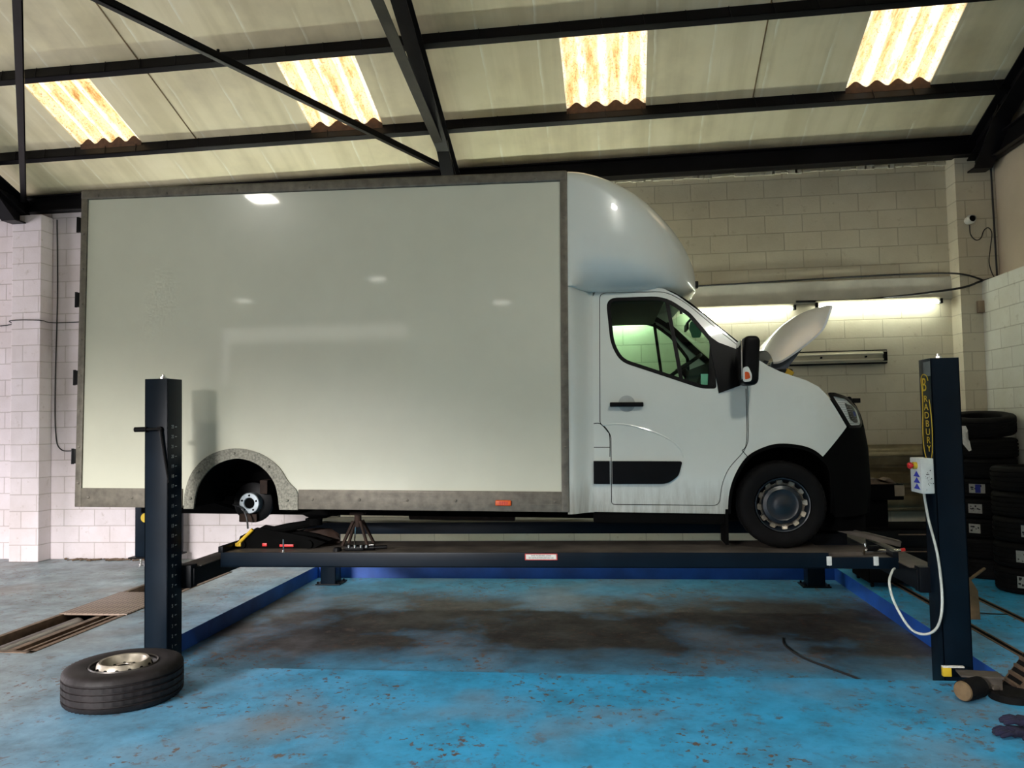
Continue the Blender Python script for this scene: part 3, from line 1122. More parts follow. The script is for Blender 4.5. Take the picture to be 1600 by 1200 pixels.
# runways
def runway(y0, y1, lab, near):
    root = empty('lift_runway', (-.5, (y0 + y1) / 2, .742), lab, 'runway', 'runways of the four post lift')
    inv = Matrix.Translation(-root.location)
    def P(name, bm, mat, **k):
        o = obj(name, bm, mat, root, **k); o.data.transform(inv); return o
    X0, X1, Z1, Z0 = -3.13, 1.60, .742, .628
    bm = nb()
    add_box(bm, (X0, y0, Z0), (X1, y0 + .012, Z1 + .002), .004)
    add_box(bm, (X0, y1 - .012, Z0), (X1, y1, Z1 + .002), .004)
    add_box(bm, (X0, y0, Z0), (X1, y0 + .07, Z0 + .01), .002)
    add_box(bm, (X0, y1 - .07, Z0), (X1, y1, Z0 + .01), .002)
    add_box(bm, (X1, y0, Z0), (2.09, y0 + .012, Z1 - .03), .004)
    add_box(bm, (X1, y1 - .012, Z0), (2.09, y1, Z1 - .03), .004)
    P('side_channel', bm, MT['navy'])
    bm = nb()
    add_box(bm, (X0, y0 + .012, Z1 - .012), (X1, y1 - .012, Z1))
    add_box(bm, (X1, y0 + .012, Z1 - .05), (2.09, y1 - .012, Z1 - .035))
    P('deck_plate', bm, MT['deck'])
    bm = nb(); add_box(bm, (X0 - .02, y0, Z1), (X0 + .02, y1, Z1 + .05), .004); P('wheel_stop', bm, MT['navy_dark'])
    bm = nb(); add_box(bm, (2.05, y0, Z1 - .035), (2.09, y1, Z1 + .01), .004); P('wheel_stop', bm, MT['navy_dark'])
    if near:
        for x in (1.60, 1.93):
            bm = nb(); add_box(bm, (x - .018, y0 - .003, .652), (x + .018, y0 - .0, .718), .0014); add_cyl(bm, (x, y0 - .0005, .697), (x, y0 - .008, .697), .017, seg=14)
            add_cyl(bm, (x, y0 - .0005, .668), (x, y0 - .008, .668), .017, seg=14)
            P('guide_plate', bm, MT['boxgrey'])
        bm = nb(); add_box(bm, (-.655, y0 - .003, .688), (-.405, y0 - .0005, .737)); P('red_border', bm, MT['inkred'])
        bm = nb(); add_box(bm, (-.647, y0 - .0045, .694), (-.413, y0 - .002, .731)); P('warning_label', bm, MT['labelwhite'])
        bm = nb()
        for s, z in (('SAFE WORKING LOAD', .7215), ('SEE INSTRUCTIONS BEFORE USE', .7045)):
            Mx = Matrix.Translation((-.53, y0 - .0052, z)) @ Matrix.Rotation(PI / 2, 4, 'X')
            add_text(bm, s, .0148 if len(s) < 20 else .0135, Mx, .0003)
        P('label_print', bm, MT['ink'], smooth=False, recalc=False)
    return root
runway(6.12, 6.74, 'near navy runway of the lift carrying the two nearside wheels', True)
runway(7.98, 8.50, 'far runway of the lift, seen behind and between the wheels', False)

def crossbeam(x, lab):
    root = empty('lift_crossbeam', (x, 7.5, .60), lab, 'crossbeam', 'crossbeams of the four post lift')
    bm = nb()
    add_box(bm, (-.08, -1.68, -.06), (.08, 1.68, .075), .006)
    obj('beam', bm, MT['navy_dark'], root)
    for s in (-1, 1):
        bm = nb(); add_box(bm, (-.07, s * 1.66 - .05, -.075), (.07, s * 1.66 + .05, .10), .008)
        obj('carriage', bm, MT['navy_dark'], root)
    bm = nb()
    add_box(bm, (-.095, -1.6, .075), (.095, 1.6, .083))
    obj('top_plate', bm, MT['deck'], root)
    return root
crossbeam(-3.27, 'dark crossbeam of the lift behind the left post')
crossbeam(2.18, 'dark crossbeam of the lift behind the right post')

# jacking beam between the runways under the nose
JB = empty('jacking_beam', (1.75, 7.35, .70), 'black jacking beam lying between the runways under the nose', 'jacking beam')
bm = nb(); add_box(bm, (-.16, -.62, -.06), (.16, .62, .10), .01); obj('beam_body', bm, MT['navy_dark'], JB)
bm = nb(); add_box(bm, (-.12, -.2, .10), (.12, .2, .17), .01); add_cyl(bm, (0, 0, .16), (0, 0, .22), .06); obj('ram_head', bm, MT['navy_dark'], JB)
bm = nb(); add_cyl(bm, (.12, -.55, .06), (.10, -.55, .22), .008, seg=10); obj('pump_handle', bm, MT['chrome'], JB)

# ------------------------------------------------------------------ the van
VAN = empty('box_van', (1.318, 7.3, .742), 'white box van standing on the lift with its bonnet open', 'van')
VAN.rotation_euler = (0, math.radians(.94), 0)
def V(name, bm, mat, parent=None, **k):
    return obj(name, bm, mat, parent or VAN, **k)

BX0, BX1, BZ0, BZ1, HW = -5.75, -1.63, .28, 2.957, 1.15
arch_out = spl([(-4.785, .275), (-4.772, .43), (-4.708, .587), (-4.565, .715), (-4.355, .768), (-4.143, .728), (-3.985, .627), (-3.895, .504), (-3.83, .440)], 6) + [(-3.812, .40), (-3.812, .275)]
arch_in = spl([(-4.70, .275), (-4.662, .463), (-4.535, .62), (-4.334, .685), (-4.142, .631), (-4.01, .487), (-3.965, .275)], 7)
for s in (-1, 1):
    y = s * (HW - .012)
    mp = lambda x, z, y=y: (x, y, z)
    bm = nb()
    out = [(BX0 + .03, BZ0 + .02)] + [(p[0], p[1]) for p in arch_in if p[1] > .31][:0] + [(-4.72, BZ0 + .02)] + [(p[0] + 0, p[1] + .02) for p in arch_in[1:-1] if p[1] > .29] + [(-3.95, BZ0 + .02), (BX1 - .02, BZ0 + .02), (BX1 - .02, BZ1 - .02), (BX0 + .03, BZ1 - .02)]
    add_panel(bm, out, [], mp, 0, .02)
    V('side_panel', bm, MT['boxwhite'], smooth=False)
    yo = s * HW
    # skirt rails with grooves, left and right of the arch
    for a, b_ in ((BX0, -4.80), (-3.81, BX1)):
        bm = nb()
        lo, hi = sorted((yo, yo - s * .02))
        add_box(bm, (a, lo, BZ0), (b_, hi, .437), .004)
        for z in (.335, .385, .395, .405, .415):
            add_box(bm, (a, min(yo + s * .002, yo), z), (b_, max(yo + s * .002, yo), z + .004))
        x = a + .12
        while x < b_:
            add_lathe(bm, [(.011, 0), (.011, s * .004), (.006, s * .007), (0, s * .007)], (x, yo, .36), 'Y', 10)
            x += .39
        V('skirt_rail', bm, MT['alu'])
    bm = nb()
    loop = arch_out + arch_in[::-1]
    add_panel(bm, loop, [], lambda x, z, y=yo: (x, y + s * .004, z), 0, .02)
    for (x, z) in ((-4.355, .728), (-4.725, .36), (-3.90, .35), (-4.66, .58), (-4.06, .62)):
        add_lathe(bm, [(.011, 0), (.011, s * .012), (.006, s * .015), (0, s * .015)], (x, yo, z), 'Y', 10)
    V('wheel_arch_trim', bm, MT['alu_plate'], smooth=False)
    for a, b_ in ((BX0, BX0 + .058), (BX1 - .058, BX1)):
        bm = nb()
        lo, hi = sorted((yo + s * .004, yo - s * .05))
        add_box(bm, (a, lo, BZ0), (b_, hi, BZ1 - .02), .008)
        z = BZ0 + .2
        while z < BZ1 - .1:
            add_lathe(bm, [(.011, 0), (.011, s * .008), (.006, s * .011), (0, s * .011)], ((a + b_) / 2, yo, z), 'Y', 10)
            z += .3
        V('corner_post', bm, MT['alu'])
    bm = nb()
    lo, hi = sorted((yo + s * .006, yo - s * .07))
    add_box(bm, (BX0 - .005, lo, 2.871), (BX1, hi, BZ1), .02, seg=4)
    x = BX0 + .15
    while x < BX1:
        add_lathe(bm, [(.011, 0), (.011, s * .010), (.006, s * .013), (0, s * .013)], (x, yo, 2.90), 'Y', 10)
        x += .62
    V('top_rail', bm, MT['alu'])
    # wheel housing liner
    bm = nb()
    yi = s * .62
    pr = [p for p in arch_in]
    n = len(pr)
    A = [bm.verts.new((p[0], yo - s * .02, p[1] + .012)) for p in pr]
    B = [bm.verts.new((p[0], yi, p[1] + .012)) for p in pr]
    for i in range(n - 1):
        bm.faces.new((A[i], A[i + 1], B[i + 1], B[i]))
    top = [p for p in pr if p[1] > .42]
    C_ = [bm.verts.new((p[0], yi, p[1] + .012)) for p in top]
    bm.faces.new(C_)
    V('wheel_housing', bm, MT['matte'])
# marker lights
for s in (-1, 1):
    bm = nb(); add_box(bm, (-2.205, s * HW - .02, .325), (-2.08, s * HW + .02, .368), .01, seg=3); mk = V('marker_light', bm, MT['orange'])
    if s < 0:
        mk['label'] = 'orange side marker lamp'
        bm = nb()
        for k in range(4): add_box(bm, (-2.17 + k * .018, -HW - .0215, .333), (-2.16 + k * .018, -HW - .019, .36))
        V('lens_rib', bm, MT['inkred'], mk)
bm = nb(); add_box(bm, (BX0 + .01, -HW + .03, BZ1 - .03), (BX1, HW - .03, BZ1), .006); V('box_roof', bm, MT['boxwhite'])
bm = nb(); add_box(bm, (BX1 - .04, -HW + .03, BZ0 + .1), (BX1 - .01, HW - .03, BZ1 - .03)); V('front_bulkhead', bm, MT['boxwhite'])
bm = nb()
add_box(bm, (BX0 + .01, -HW + .03, BZ0 + .03), (-4.74, HW - .03, .44)); add_box(bm, (-3.93, -HW + .03, BZ0 + .03), (BX1, HW - .03, .44)); add_box(bm, (-4.74, -.62, .42), (-3.93, .62, .46))
V('box_floor', bm, MT['matte'])
for s in (-1, 1):
    bm = nb(); lo, hi = sorted((s * .01, s * (HW - .06))); add_box(bm, (BX0 - .015, lo, BZ0 + .08), (BX0 + .02, hi, BZ1 - .09), .005)
    rd = V('rear_door', bm, MT['boxwhite'])
    for z in (2.66, 2.02, 1.36, .70):
        bm = nb(); lo, hi = sorted((s * (HW - .12), s * (HW + .004))); add_box(bm, (BX0 - .04, lo, z - .06), (BX0 + .0, hi, z + .06), .006)
        add_cyl(bm, (BX0 - .035, s * (HW - .01), z - .065), (BX0 - .035, s * (HW - .01), z + .065), .012, seg=10)
        V('hinge', bm, MT['plastic'], rd)

# wind deflector above the cab
def lerp(a, b_, t_): return a + (b_ - a) * t_
def curve(pts, x):
    if x <= pts[0][0]: return pts[0][1]
    for (x0, y0), (x1, y1) in zip(pts, pts[1:]):
        if x <= x1:
            return lerp(y0, y1, (x - x0) / (x1 - x0))
    return pts[-1][1]
ztop = spl([(-1.65, 2.975), (-1.50, 2.965), (-1.30, 2.91), (-1.07, 2.80), (-.87, 2.655), (-.74, 2.52), (-.635, 2.38), (-.565, 2.26), (-.545, 2.19)], 8)
zbrk = [(-1.65, 2.26), (-1.4, 2.265), (-1.07, 2.25), (-.78, 2.205), (-.60, 2.16), (-.545, 2.14)]
zbot = [(-1.65, 2.03), (-.90, 2.055), (-.72, 2.03), (-.64, 2.06), (-.545, 2.12)]
bm = nb()
secs = []
XS = [-1.63, -1.6, -1.55, -1.5, -1.4, -1.3, -1.2, -1.1, -1.0, -.9, -.82, -.76, -.70, -.66, -.625, -.60, -.58, -.565, -.555, -.548]
for x in XS:
    q = (x + 1.63) / 1.09
    w = 1.145 * (1 - min(q, .9995) ** 3.0) ** (1 / 2.2)
    w = max(w, .10)
    zt, zk, zb = curve(ztop, x), curve(zbrk, x), curve(zbot, x)
    wc = min(.90, w * .84)
    # the chamfer starts gradually just in front of the box
    e = min(1, max(0, (x + 1.60) / .14)); e = e * e * (3 - 2 * e)
    wc = lerp(w, wc, e)
    r = min(.10 + .22 * q, (zt - zk) * .6, w * .6)
    half = [(0, zb), (wc * .5, zb), (wc * .94, zb), (wc, zb + .012)]
    for k in range(1, 6):
        u = k / 6
        bulge = .025 * math.sin(PI * u)
        half.append((lerp(wc, w, u) + bulge * .6 * e, lerp(zb + .012, zk, u) - bulge * e))
    half += [(w, zk + .02), (w + .002, lerp(zk, zt - r, .5)), (w, zt - r)]
    for k in range(1, 8):
        a = PI / 2 * k / 7
        half.append((w - r + r * math.cos(a), zt - r + r * math.sin(a)))
    half.append(((w - r) * .5, zt + .004)); half.append((0, zt + .006))
    full = [( -p[0], p[1]) for p in half] + [(p[0], p[1]) for p in half[::-1][1:-1]]
    secs.append([bm.verts.new((x, p[0], p[1])) for p in full])
for a, b_ in zip(secs, secs[1:]):
    n = len(a)
    for i in range(n):
        j = (i + 1) % n
        bm.faces.new((a[i], a[j], b_[j], b_[i]))
bm.faces.new(secs[0]); bm.faces.new(secs[-1][::-1])
V('wind_deflector', bm, MT['white'], ang=50)
bm = nb(); add_box(bm, (-.56, -.20, 2.16), (-.52, -.14, 2.22), .006); V('top_marker_lamp', bm, MT['plastic'])

# cab surface
W0 = 1.0
def xn(z):
    return curve([(0, .80), (.20, .84), (.45, .86), (.76, .845), (.96, .81), (1.07, .775), (1.17, .70), (1.25, .60), (1.4, .40), (2.2, .2)], z)
def halfw(x, z):
    w = W0
    if z > 1.15: w -= .19 * ((z - 1.15) / .92) ** 1.5
    if z < .55: w -= .03 * ((.55 - z) / .3)
    w -= .014 * math.exp(-((z - 1.0) / .05) ** 2) * 0
    x1 = .02
    if x > x1:
        q = min(.998, (x - x1) / (xn(z) - x1))
        w *= (1 - q ** 3.0) ** (1 / 2.4)
    return w
def side(s, off=0.):
    return lambda x, z: (x, s * (halfw(x, z) + off), z)

door_o = fillet([(-1.39, 2.034), (-.85, 2.034), (-.70, 1.94), (-.453, 1.705), (-.25, 1.525), (-.246, 1.266), (-.248, .82), (-.283, .742), (-.40, .615), (-.45, .499), (-.473, .322), (-1.308, .322), (-1.308, .87), (-1.353, .935), (-1.393, .961)],
                [.06, .22, .1, .03, .03, .0, .06, .05, .08, .06, .05, .03, .04, .03, .03])
win_o = fillet([(-1.335, 1.985), (-.86, 1.99), (-.667, 1.844), (-.495, 1.62), (-.488, 1.235), (-.60, 1.235), (-1.225, 1.455), (-1.30, 1.60)],
               [.09, .16, .03, .03, .02, .05, .16, .10])
arch_f = [(.385, .27), (.37, .601), (.292, .716), (.18, .782), (.015, .806), (-.115, .786), (-.258, .710), (-.352, .573), (-.399, .425), (-.411, .26)]
arch_fs = spl(arch_f, 6)
cab_o = ([(-1.445, .265), (-1.445, 1.99), (-1.42, 2.045), (-1.36, 2.066), (-1.0, 2.072), (-.87, 2.058), (-.76, 1.995), (-.571, 1.838), (-.329, 1.612), (-.17, 1.465), (-.09, 1.41), (.0, 1.362), (.10, 1.325), (.20, 1.290), (.29, 1.245), (.335, 1.20), (.365, 1.165), (.44, 1.045), (.510, .932), (.305, .705)]
         + [p for p in arch_fs if not (p[0] > .30)])
lamp_o = fillet([(.368, 1.195), (.43, 1.195), (.56, 1.165), (.665, 1.075), (.70, .965), (.665, .928), (.53, .925)], [.02, .01, .04, .04, .03, .03, .03])
lamp_i = fillet([(.405, 1.172), (.54, 1.150), (.648, 1.065), (.682, .968), (.655, .945), (.548, .943)], .015)
for s in (-1, 1):
    bm = nb()
    add_panel(bm, cab_o, [door_o], side(s), .07, .018)
    V('cab_side', bm, MT['white'])
    d2 = inset2(door_o, .006)
    bm = nb()
    add_panel(bm, d2, [win_o], side(s, .0), .07, .018)
    door = V('cab_door', bm, MT['white'])
    # dark gap behind the shut line
    bm = nb(); add_panel(bm, inset2(door_o, -.03), [inset2(door_o, .03)], side(s, -.03), .12, .008); V('door_seal', bm, MT['matte'], door)
    w2 = inset2(win_o, .028)
    bm = nb(); add_panel(bm, inset2(win_o, -.002), [w2], side(s, .002), .1, .02)
    # divider of the quarter light
    add_panel(bm, [(-.865, 1.98), (-.835, 1.98), (-.735, 1.29), (-.765, 1.29)], [], side(s, -.003), .1, .016)
    V('window_frame', bm, MT['plastic'], door)
    bm = nb(); add_panel(bm, inset2(win_o, .01), [], side(s, -.010), .15, .0); V('window_glass', bm, MT['glass'], door)
    # black sail at the mirror
    bm = nb(); add_panel(bm, [(-.535, 1.66), (-.46, 1.60), (-.285, 1.528), (-.258, 1.36), (-.258, 1.272), (-.47, 1.195)], [], side(s, .012), .08, .02); V('mirror_sail', bm, MT['plastic'], door)
    # handle recess and bar
    bm = nb()
    hy = s * (halfw(-1.18, 1.11))
    add_lathe(bm, [(0, s * .002), (.052, s * .002), (.066, s * .001), (.066, -s * .004)], (-1.18, hy, 1.118), 'Y', 28)
    V('handle_recess', bm, simple('grey_recess_paint', (.40, .42, .41), .4), door)
    bm = nb(); lo, hi = sorted((hy + s * .012, hy + s * .042)); add_box(bm, (-1.312, lo, 1.094), (-1.05, hi, 1.130), .009, seg=3)
    for x in (-1.29, -1.075):
        lo, hi = sorted((hy - s * .003, hy + s * .02)); add_box(bm, (x - .015, lo, 1.10), (x + .015, hi, 1.124))
    V('door_handle', bm, MT['plastic'], door)
    mo = fillet([(-1.298, .668), (-.755, .668), (-.785, .556), (-.87, .492), (-1.298, .488)], [.005, .02, .03, .06, .005])
    bm = nb(); add_panel(bm, mo, [], side(s, .022), .12, .025); V('side_moulding', bm, MT['plastic'], door)
    bm = nb(); add_panel(bm, [(-1.443, .668), (-1.317, .668), (-1.317, .488), (-1.443, .488)], [], side(s, .022), .12, .025); V('side_moulding', bm, MT['plastic'])
    # pressed swage line on the door, fuel flap joint
    bm = nb()
    sw = spl([(-1.37, .952), (-1.2, .955), (-1.0, .905), (-.85, .835), (-.77, .765), (-.745, .70)], 8)
    add_tube(bm, [(x, s * (halfw(x, z) - .003), z) for x, z in sw], .008, 8)
    V('swage_line', bm, MT['white'], door)
    for loop in ([(-1.44, .962), (-1.39, .962), (-1.335, .905), (-1.315, .86), (-1.315, .70)], [(-1.44, .775), (-1.315, .775)],
                 [(-.30, .752), (-.255, .70)], [(-.262, 1.23), (-.264, .83), (-.30, .752)]):
        bm = nb(); add_tube(bm, [(x, s * (halfw(x, z) + .0005), z) for x, z in spl(loop, 4)], .0028, 5)
        V('panel_joint', bm, MT['matte'])
    # head lamp
    bm = nb(); add_panel(bm, inset2(lamp_o, -.004), [lamp_i], side(s, .004), .05, .02)
    hl = V('headlight', bm, MT['plastic'])
    bm = nb(); add_panel(bm, inset2(lamp_i, -.006), [], side(s, -.022), .05, .006); V('lamp_reflector', bm, MT['lampwhite'], hl)
    bm = nb()
    for k in range(11):
        z = .96 + k * .018
        x0 = curve([(.943, .552), (1.172, .41)], z) + .01
        x1 = x0 + .10
        add_tube(bm, [(x, s * (halfw(x, z) - .012), z) for x in (x0, (x0 + x1) / 2, x1)], .0022, 5)
    V('lens_rib', bm, simple('grey_rib', (.42, .47, .48), .4), hl)
    bm = nb(); add_panel(bm, fillet([(.515, 1.12), (.60, 1.095), (.635, 1.03), (.64, .965), (.60, .962), (.555, .99)], .015), [], side(s, -.010), .04, .008); V('lamp_bezel', bm, MT['plastic'], hl)
    bm = nb(); add_lathe(bm, [(0, 0), (.022, s * .003), (.026, -s * .004), (.0, -s * .006)], (.59, s * (halfw(.60, 1.03)) - s * .004, 1.03), 'Y', 20); V('projector_lens', bm, simple('blue_violet_lens', (.10, .12, .26), .1, .5), hl)
    bm = nb(); add_panel(bm, inset2(lamp_i, -.008), [], side(s, .002), .05, .0); V('lamp_cover', bm, MT['clear'], hl)
    # black wing and bumper corner
    bo = [(.510, .928), (.56, .922), (.665, .926), (.735, .93), (.775, .76), (.785, .46), (.765, .24), (.40, .24)] + [p for p in arch_fs if p[0] > .30]
    bm = nb(); add_panel(bm, bo, [], side(s, -.001), .06, .018); V('bumper_corner', bm, MT['matte'])
    # arch lip and liner
    bm = nb()
    arc2 = [(lerp(p[0], 0, .055), lerp(p[1], .30, .055)) for p in arch_fs]
    add_panel(bm, arch_fs + arc2[::-1], [], side(s, .006), .08, .03)
    V('arch_lip', bm, MT['matte'])
    bm = nb()
    A = [bm.verts.new((p[0], s * .965, p[1])) for p in arch_fs]
    B = [bm.verts.new((p[0], s * .58, p[1] + .01)) for p in arch_fs]
    for i in range(len(A) - 1): bm.faces.new((A[i], A[i + 1], B[i + 1], B[i]))
    bm.faces.new([bm.verts.new(b_.co) for b_ in B])
    V('wheel_housing', bm, MT['matte'])
    bm = nb(); lo, hi = sorted((s * .70, s * .975)); add_box(bm, (-.43, lo, .02), (-.405, hi, .30), .004); V('mud_flap', bm, MT['matte'])
    # filler panel between box and cab
    bm = nb()
    rows = []
    for i in range(9):
        u = i / 8
        x = lerp(-1.64, -1.44, u)
        e = u * u * (3 - 2 * u)
        rows.append([bm.verts.new((x, s * lerp(1.14, halfw(-1.44, z), e), z)) for z in [.262 + (2.36 - .262) * k / 24 for k in range(25)]])
    for a, b_ in zip(rows, rows[1:]):
        for k in range(24): bm.faces.new((a[k], a[k + 1], b_[k + 1], b_[k]))
    V('filler_panel', bm, MT['white'])
    # wing mirror
    mx = VAN
    bm = nb()
    vs = add_box(bm, (-.315, -.10, 1.245), (-.205, .12, 1.615), .045, seg=5)
    for v in vs:
        t_ = (v.co.z - 1.245) / .37
        v.co.x += .030 * (1 - abs(t_ - .5) * 2) if v.co.x > -.26 else 0
        v.co.x -= .02 * (1 - t_)
        v.co.y = v.co.y * s + s * 1.18
    mir = V('wing_mirror', bm, MT['plastic'])
    bm = nb(); lo, hi = sorted((s * .95, s * 1.12)); add_box(bm, (-.31, lo, 1.30), (-.22, hi, 1.40), .03, seg=3); V('mirror_arm', bm, MT['plastic'], mir)
    bm = nb(); add_panel(bm, fillet([(-.325, 1.375), (-.290, 1.385), (-.262, 1.32), (-.268, 1.272), (-.325, 1.268)], .02), [], lambda x, z: (x - .008, s * 1.315, z), .0, .02); V('indicator_lens', bm, MT['boxgrey'], mir)
    bm = nb(); add_panel(bm, fillet([(-.315, 1.345), (-.285, 1.34), (-.275, 1.295), (-.315, 1.285)], .012), [], lambda x, z: (x - .008, s * 1.321, z), .0, .012); V('orange_lens', bm, MT['orange'], mir)
    bm = nb(); lo, hi = sorted((s * 1.08, s * 1.30)); add_box(bm, (-.345, lo, 1.29), (-.335, hi, 1.58), .004); V('mirror_glass', bm, MT['chrome'], mir)
    # sill underside step
    bm = nb(); lo, hi = sorted((s * .6, s * .955)); add_box(bm, (-1.45, lo, .175), (-.42, hi, .262), .02); V('sill_step', bm, MT['matte'])

# front fascia between the corners
bm = nb()
def fascia(z, y):
    x1 = .02
    q = (1 - (min(abs(y), .98 * 1.0)) ** 2.4) ** (1 / 3.0)
    return x1 + (xn(z) - x1) * q
Z_ = [.24 + (1.15 - .24) * k / 16 for k in range(17)]
Y_ = [-.62 + 1.24 * k / 24 for k in range(25)]
g = [[bm.verts.new((fascia(z, y) + (.0 if not (.62 < z < .98 and abs(y) < .5) else -.02), y, z)) for y in Y_] for z in Z_]
for i in range(16):
    for j in range(24):
        bm.faces.new((g[i][j], g[i][j + 1], g[i + 1][j + 1], g[i + 1][j]))
V('front_grille', bm, MT['matte'])
bm = nb()
for z in (.72, .82, .93):
    add_tube(bm, [(fascia(z, y) - .008, y, z) for y in [-.42 + .84 * k / 16 for k in range(17)]], .011, 8)
V('grille_bar', bm, MT['chrome'])
bm = nb(); add_tube(bm, [(fascia(1.15, y) - .02, y, 1.155) for y in [-.6 + 1.2 * k / 16 for k in range(17)]], .022, 8); V('slam_panel', bm, MT['plastic'])
bm = nb(); add_box(bm, (.735, -.30, 1.13), (.80, -.24, 1.17), .004, Matrix.Translation((.0, 0, 0)) ); V('bonnet_catch', bm, MT['plastic'])

# cab roof, windscreen, bulkhead, interior
bm = nb()
rx = [-1.44, -1.3, -1.1, -.95, -.86, -.78, -.73]
rows = []
for x in rx:
    zt = curve([(-1.44, 2.03), (-1.36, 2.064), (-1.0, 2.07), (-.86, 2.05), (-.73, 1.97)], x)
    w = halfw(x, zt)
    rows.append([bm.verts.new((x + (.06 * (1 - (u) ** 2) if x > -.9 else 0), u * w, zt + .03 * (1 - u * u))) for u in [-1 + k / 8 for k in range(17)]])
for a, b_ in zip(rows, rows[1:]):
    for k in range(16): bm.faces.new((a[k], a[k + 1], b_[k + 1], b_[k]))
bmesh.ops.solidify(bm, geom=bm.faces[:], thickness=.015)
V('cab_roof', bm, MT['white'])
bm = nb(); add_box(bm, (-1.42, -.80, 1.96), (-.86, .80, 1.985), .004); V('headlining', bm, MT['dash'])
bm = nb()
rows = []
for k in range(9):
    t_ = k / 8
    x, z = lerp(-.74, -.19, t_), lerp(1.975, 1.475, t_)
    w = halfw(x, z) - .025
    rows.append([bm.verts.new((x + .14 * (1 - u * u), u * w, z + .02 * (1 - u * u))) for u in [-1 + q / 8 for q in range(17)]])
for a, b_ in zip(rows, rows[1:]):
    for k in range(16): bm.faces.new((a[k], a[k + 1], b_[k + 1], b_[k]))
V('windscreen', bm, MT['screen'])
bm = nb(); add_prism(bm, [(-.93, .30), (.93, .30), (.93, 1.15), (.88, 1.5), (.77, 2.0), (-.77, 2.0), (-.88, 1.5), (-.93, 1.15)], -1.442, -1.42, 'YZ'); V('cab_bulkhead', bm, MT['dash'])
bm = nb(); add_box(bm, (-1.43, -.93, .262), (-.42, .93, .30)); V('cab_floor', bm, MT['dash'])
bm = nb()
add_prism(bm, [(-.60, .88), (-.64, 1.20), (-.58, 1.36), (-.46, 1.41), (-.10, 1.40), (-.06, .88)], -.90, .90)
add_prism(bm, [(-.68, 1.22), (-.66, 1.40), (-.50, 1.46), (-.46, 1.25)], -.72, -.28)
V('dashboard', bm, MT['dash'])
bm = nb()
c = Vector((-.70, -.46, 1.43)); ax = Vector((-.55, 0, .80)).normalized(); u = Vector((0, 1, 0)); w = ax.cross(u)
ringp = [c + (u * math.cos(2 * PI * k / 40) + w * math.sin(2 * PI * k / 40)) * .19 for k in range(41)]
add_tube(bm, ringp, .016, 10)
add_cyl(bm, c - ax * .02, c + ax * .02, .055, seg=20)
add_cyl(bm, c, c - ax * .22, .03, seg=12)
for k in (0, 1, 2):
    a = 2 * PI * k / 3 + PI / 2
    add_cyl(bm, c, c + (u * math.cos(a) + w * math.sin(a)) * .19, .013, seg=8)
V('steering_wheel', bm, MT['plastic'])
for y in (-.50, .42):
    bm = nb()
    wy = .24 if y < 0 else .42
    add_box(bm, (-1.30, y - wy, .62), (-.86, y + wy, .84), .05, seg=3)
    add_box(bm, (-1.41, y - wy, .80), (-1.29, y + wy, 1.38), .04, seg=3)
    V('cab_seat', bm, MT['dash'])
bm = nb(); add_box(bm, (-.62, -.13, 1.80), (-.60, .13, 1.86), .008); add_cyl(bm, (-.61, 0, 1.86), (-.55, 0, 1.93), .01, seg=8); V('rear_view_mirror', bm, MT['plastic'])
# tax and permit card in the driver's window
bm = nb(); add_panel(bm, [(-.60, 1.255), (-.495, 1.255), (-.495, 1.35), (-.60, 1.35)], [], side(-1, -.022), 0, .002); pc = V('permit_card', bm, MT['card'])
pc['label'] = 'pale green permit card'
AF = empty('air_freshener', (.80, 7.10, 2.565), 'dark green skull shaped air freshener hanging in the windscreen', 'air freshener')
bm = nb()
add_prism(bm, fillet([(-.035, -.10), (.035, -.10), (.045, -.06), (.06, -.02), (.05, .04), (.0, .065), (-.05, .04), (-.06, -.02), (-.045, -.06)], .012), -.004, .004)
obj('scented_card', bm, MT['fresh'], AF)
bm = nb(); add_cyl(bm, (0, 0, .06), (-.02, 0, .14), .0015, seg=6); obj('hanging_string', bm, MT['ink'], AF)

# open bonnet
bm = nb()
E = spl([(.00, 1.455), (.06, 1.465), (.17, 1.535), (.29, 1.625), (.38, 1.715), (.425, 1.82), (.455, 1.905)], 5)
Cc = spl([(.02, 1.60), (.07, 1.665), (.16, 1.765), (.26, 1.855), (.37, 1.925), (.45, 1.955), (.475, 1.95)], 5)
rows = []
for i in range(len(E)):
    e_, c_ = E[i], Cc[i]
    row = []
    for k in range(33):
        uu = -1 + k / 16
        a = 1 - abs(uu) ** 2.6
        row.append(bm.verts.new((lerp(e_[0], c_[0], a), uu * .74, lerp(e_[1], c_[1], a))))
    rows.append(row)
for a, b_ in zip(rows, rows[1:]):
    for k in range(32): bm.faces.new((a[k], a[k + 1], b_[k + 1], b_[k]))
bmesh.ops.recalc_face_normals(bm, faces=bm.faces[:])
bmesh.ops.solidify(bm, geom=bm.faces[:], thickness=.018)
bn = V('bonnet', bm, MT['hoodwhite'])
for s in (-1, 1):
    bm = nb()
    add_prism(bm, [(-.02, 1.40), (.10, 1.37), (.14, 1.43), (.24, 1.56), (.20, 1.57), (.08, 1.47), (.0, 1.46)], s * .66 - .02, s * .66 + .02)
    V('bonnet_hinge', bm, simple('slate_hinge_steel', (.05, .065, .09), .5), bn)
bm = nb(); add_box(bm, (-.05, -.72, 1.30), (.16, .72, 1.40), .02); V('scuttle_panel', bm, MT['plastic'])
bm = nb(); add_box(bm, (.02, -.55, .55), (.62, .55, 1.16), .05, seg=3); add_box(bm, (.10, -.30, 1.14), (.50, .25, 1.22), .03); add_cyl(bm, (.2, .3, 1.1), (.2, .3, 1.24), .09); V('engine', bm, MT['matte'])
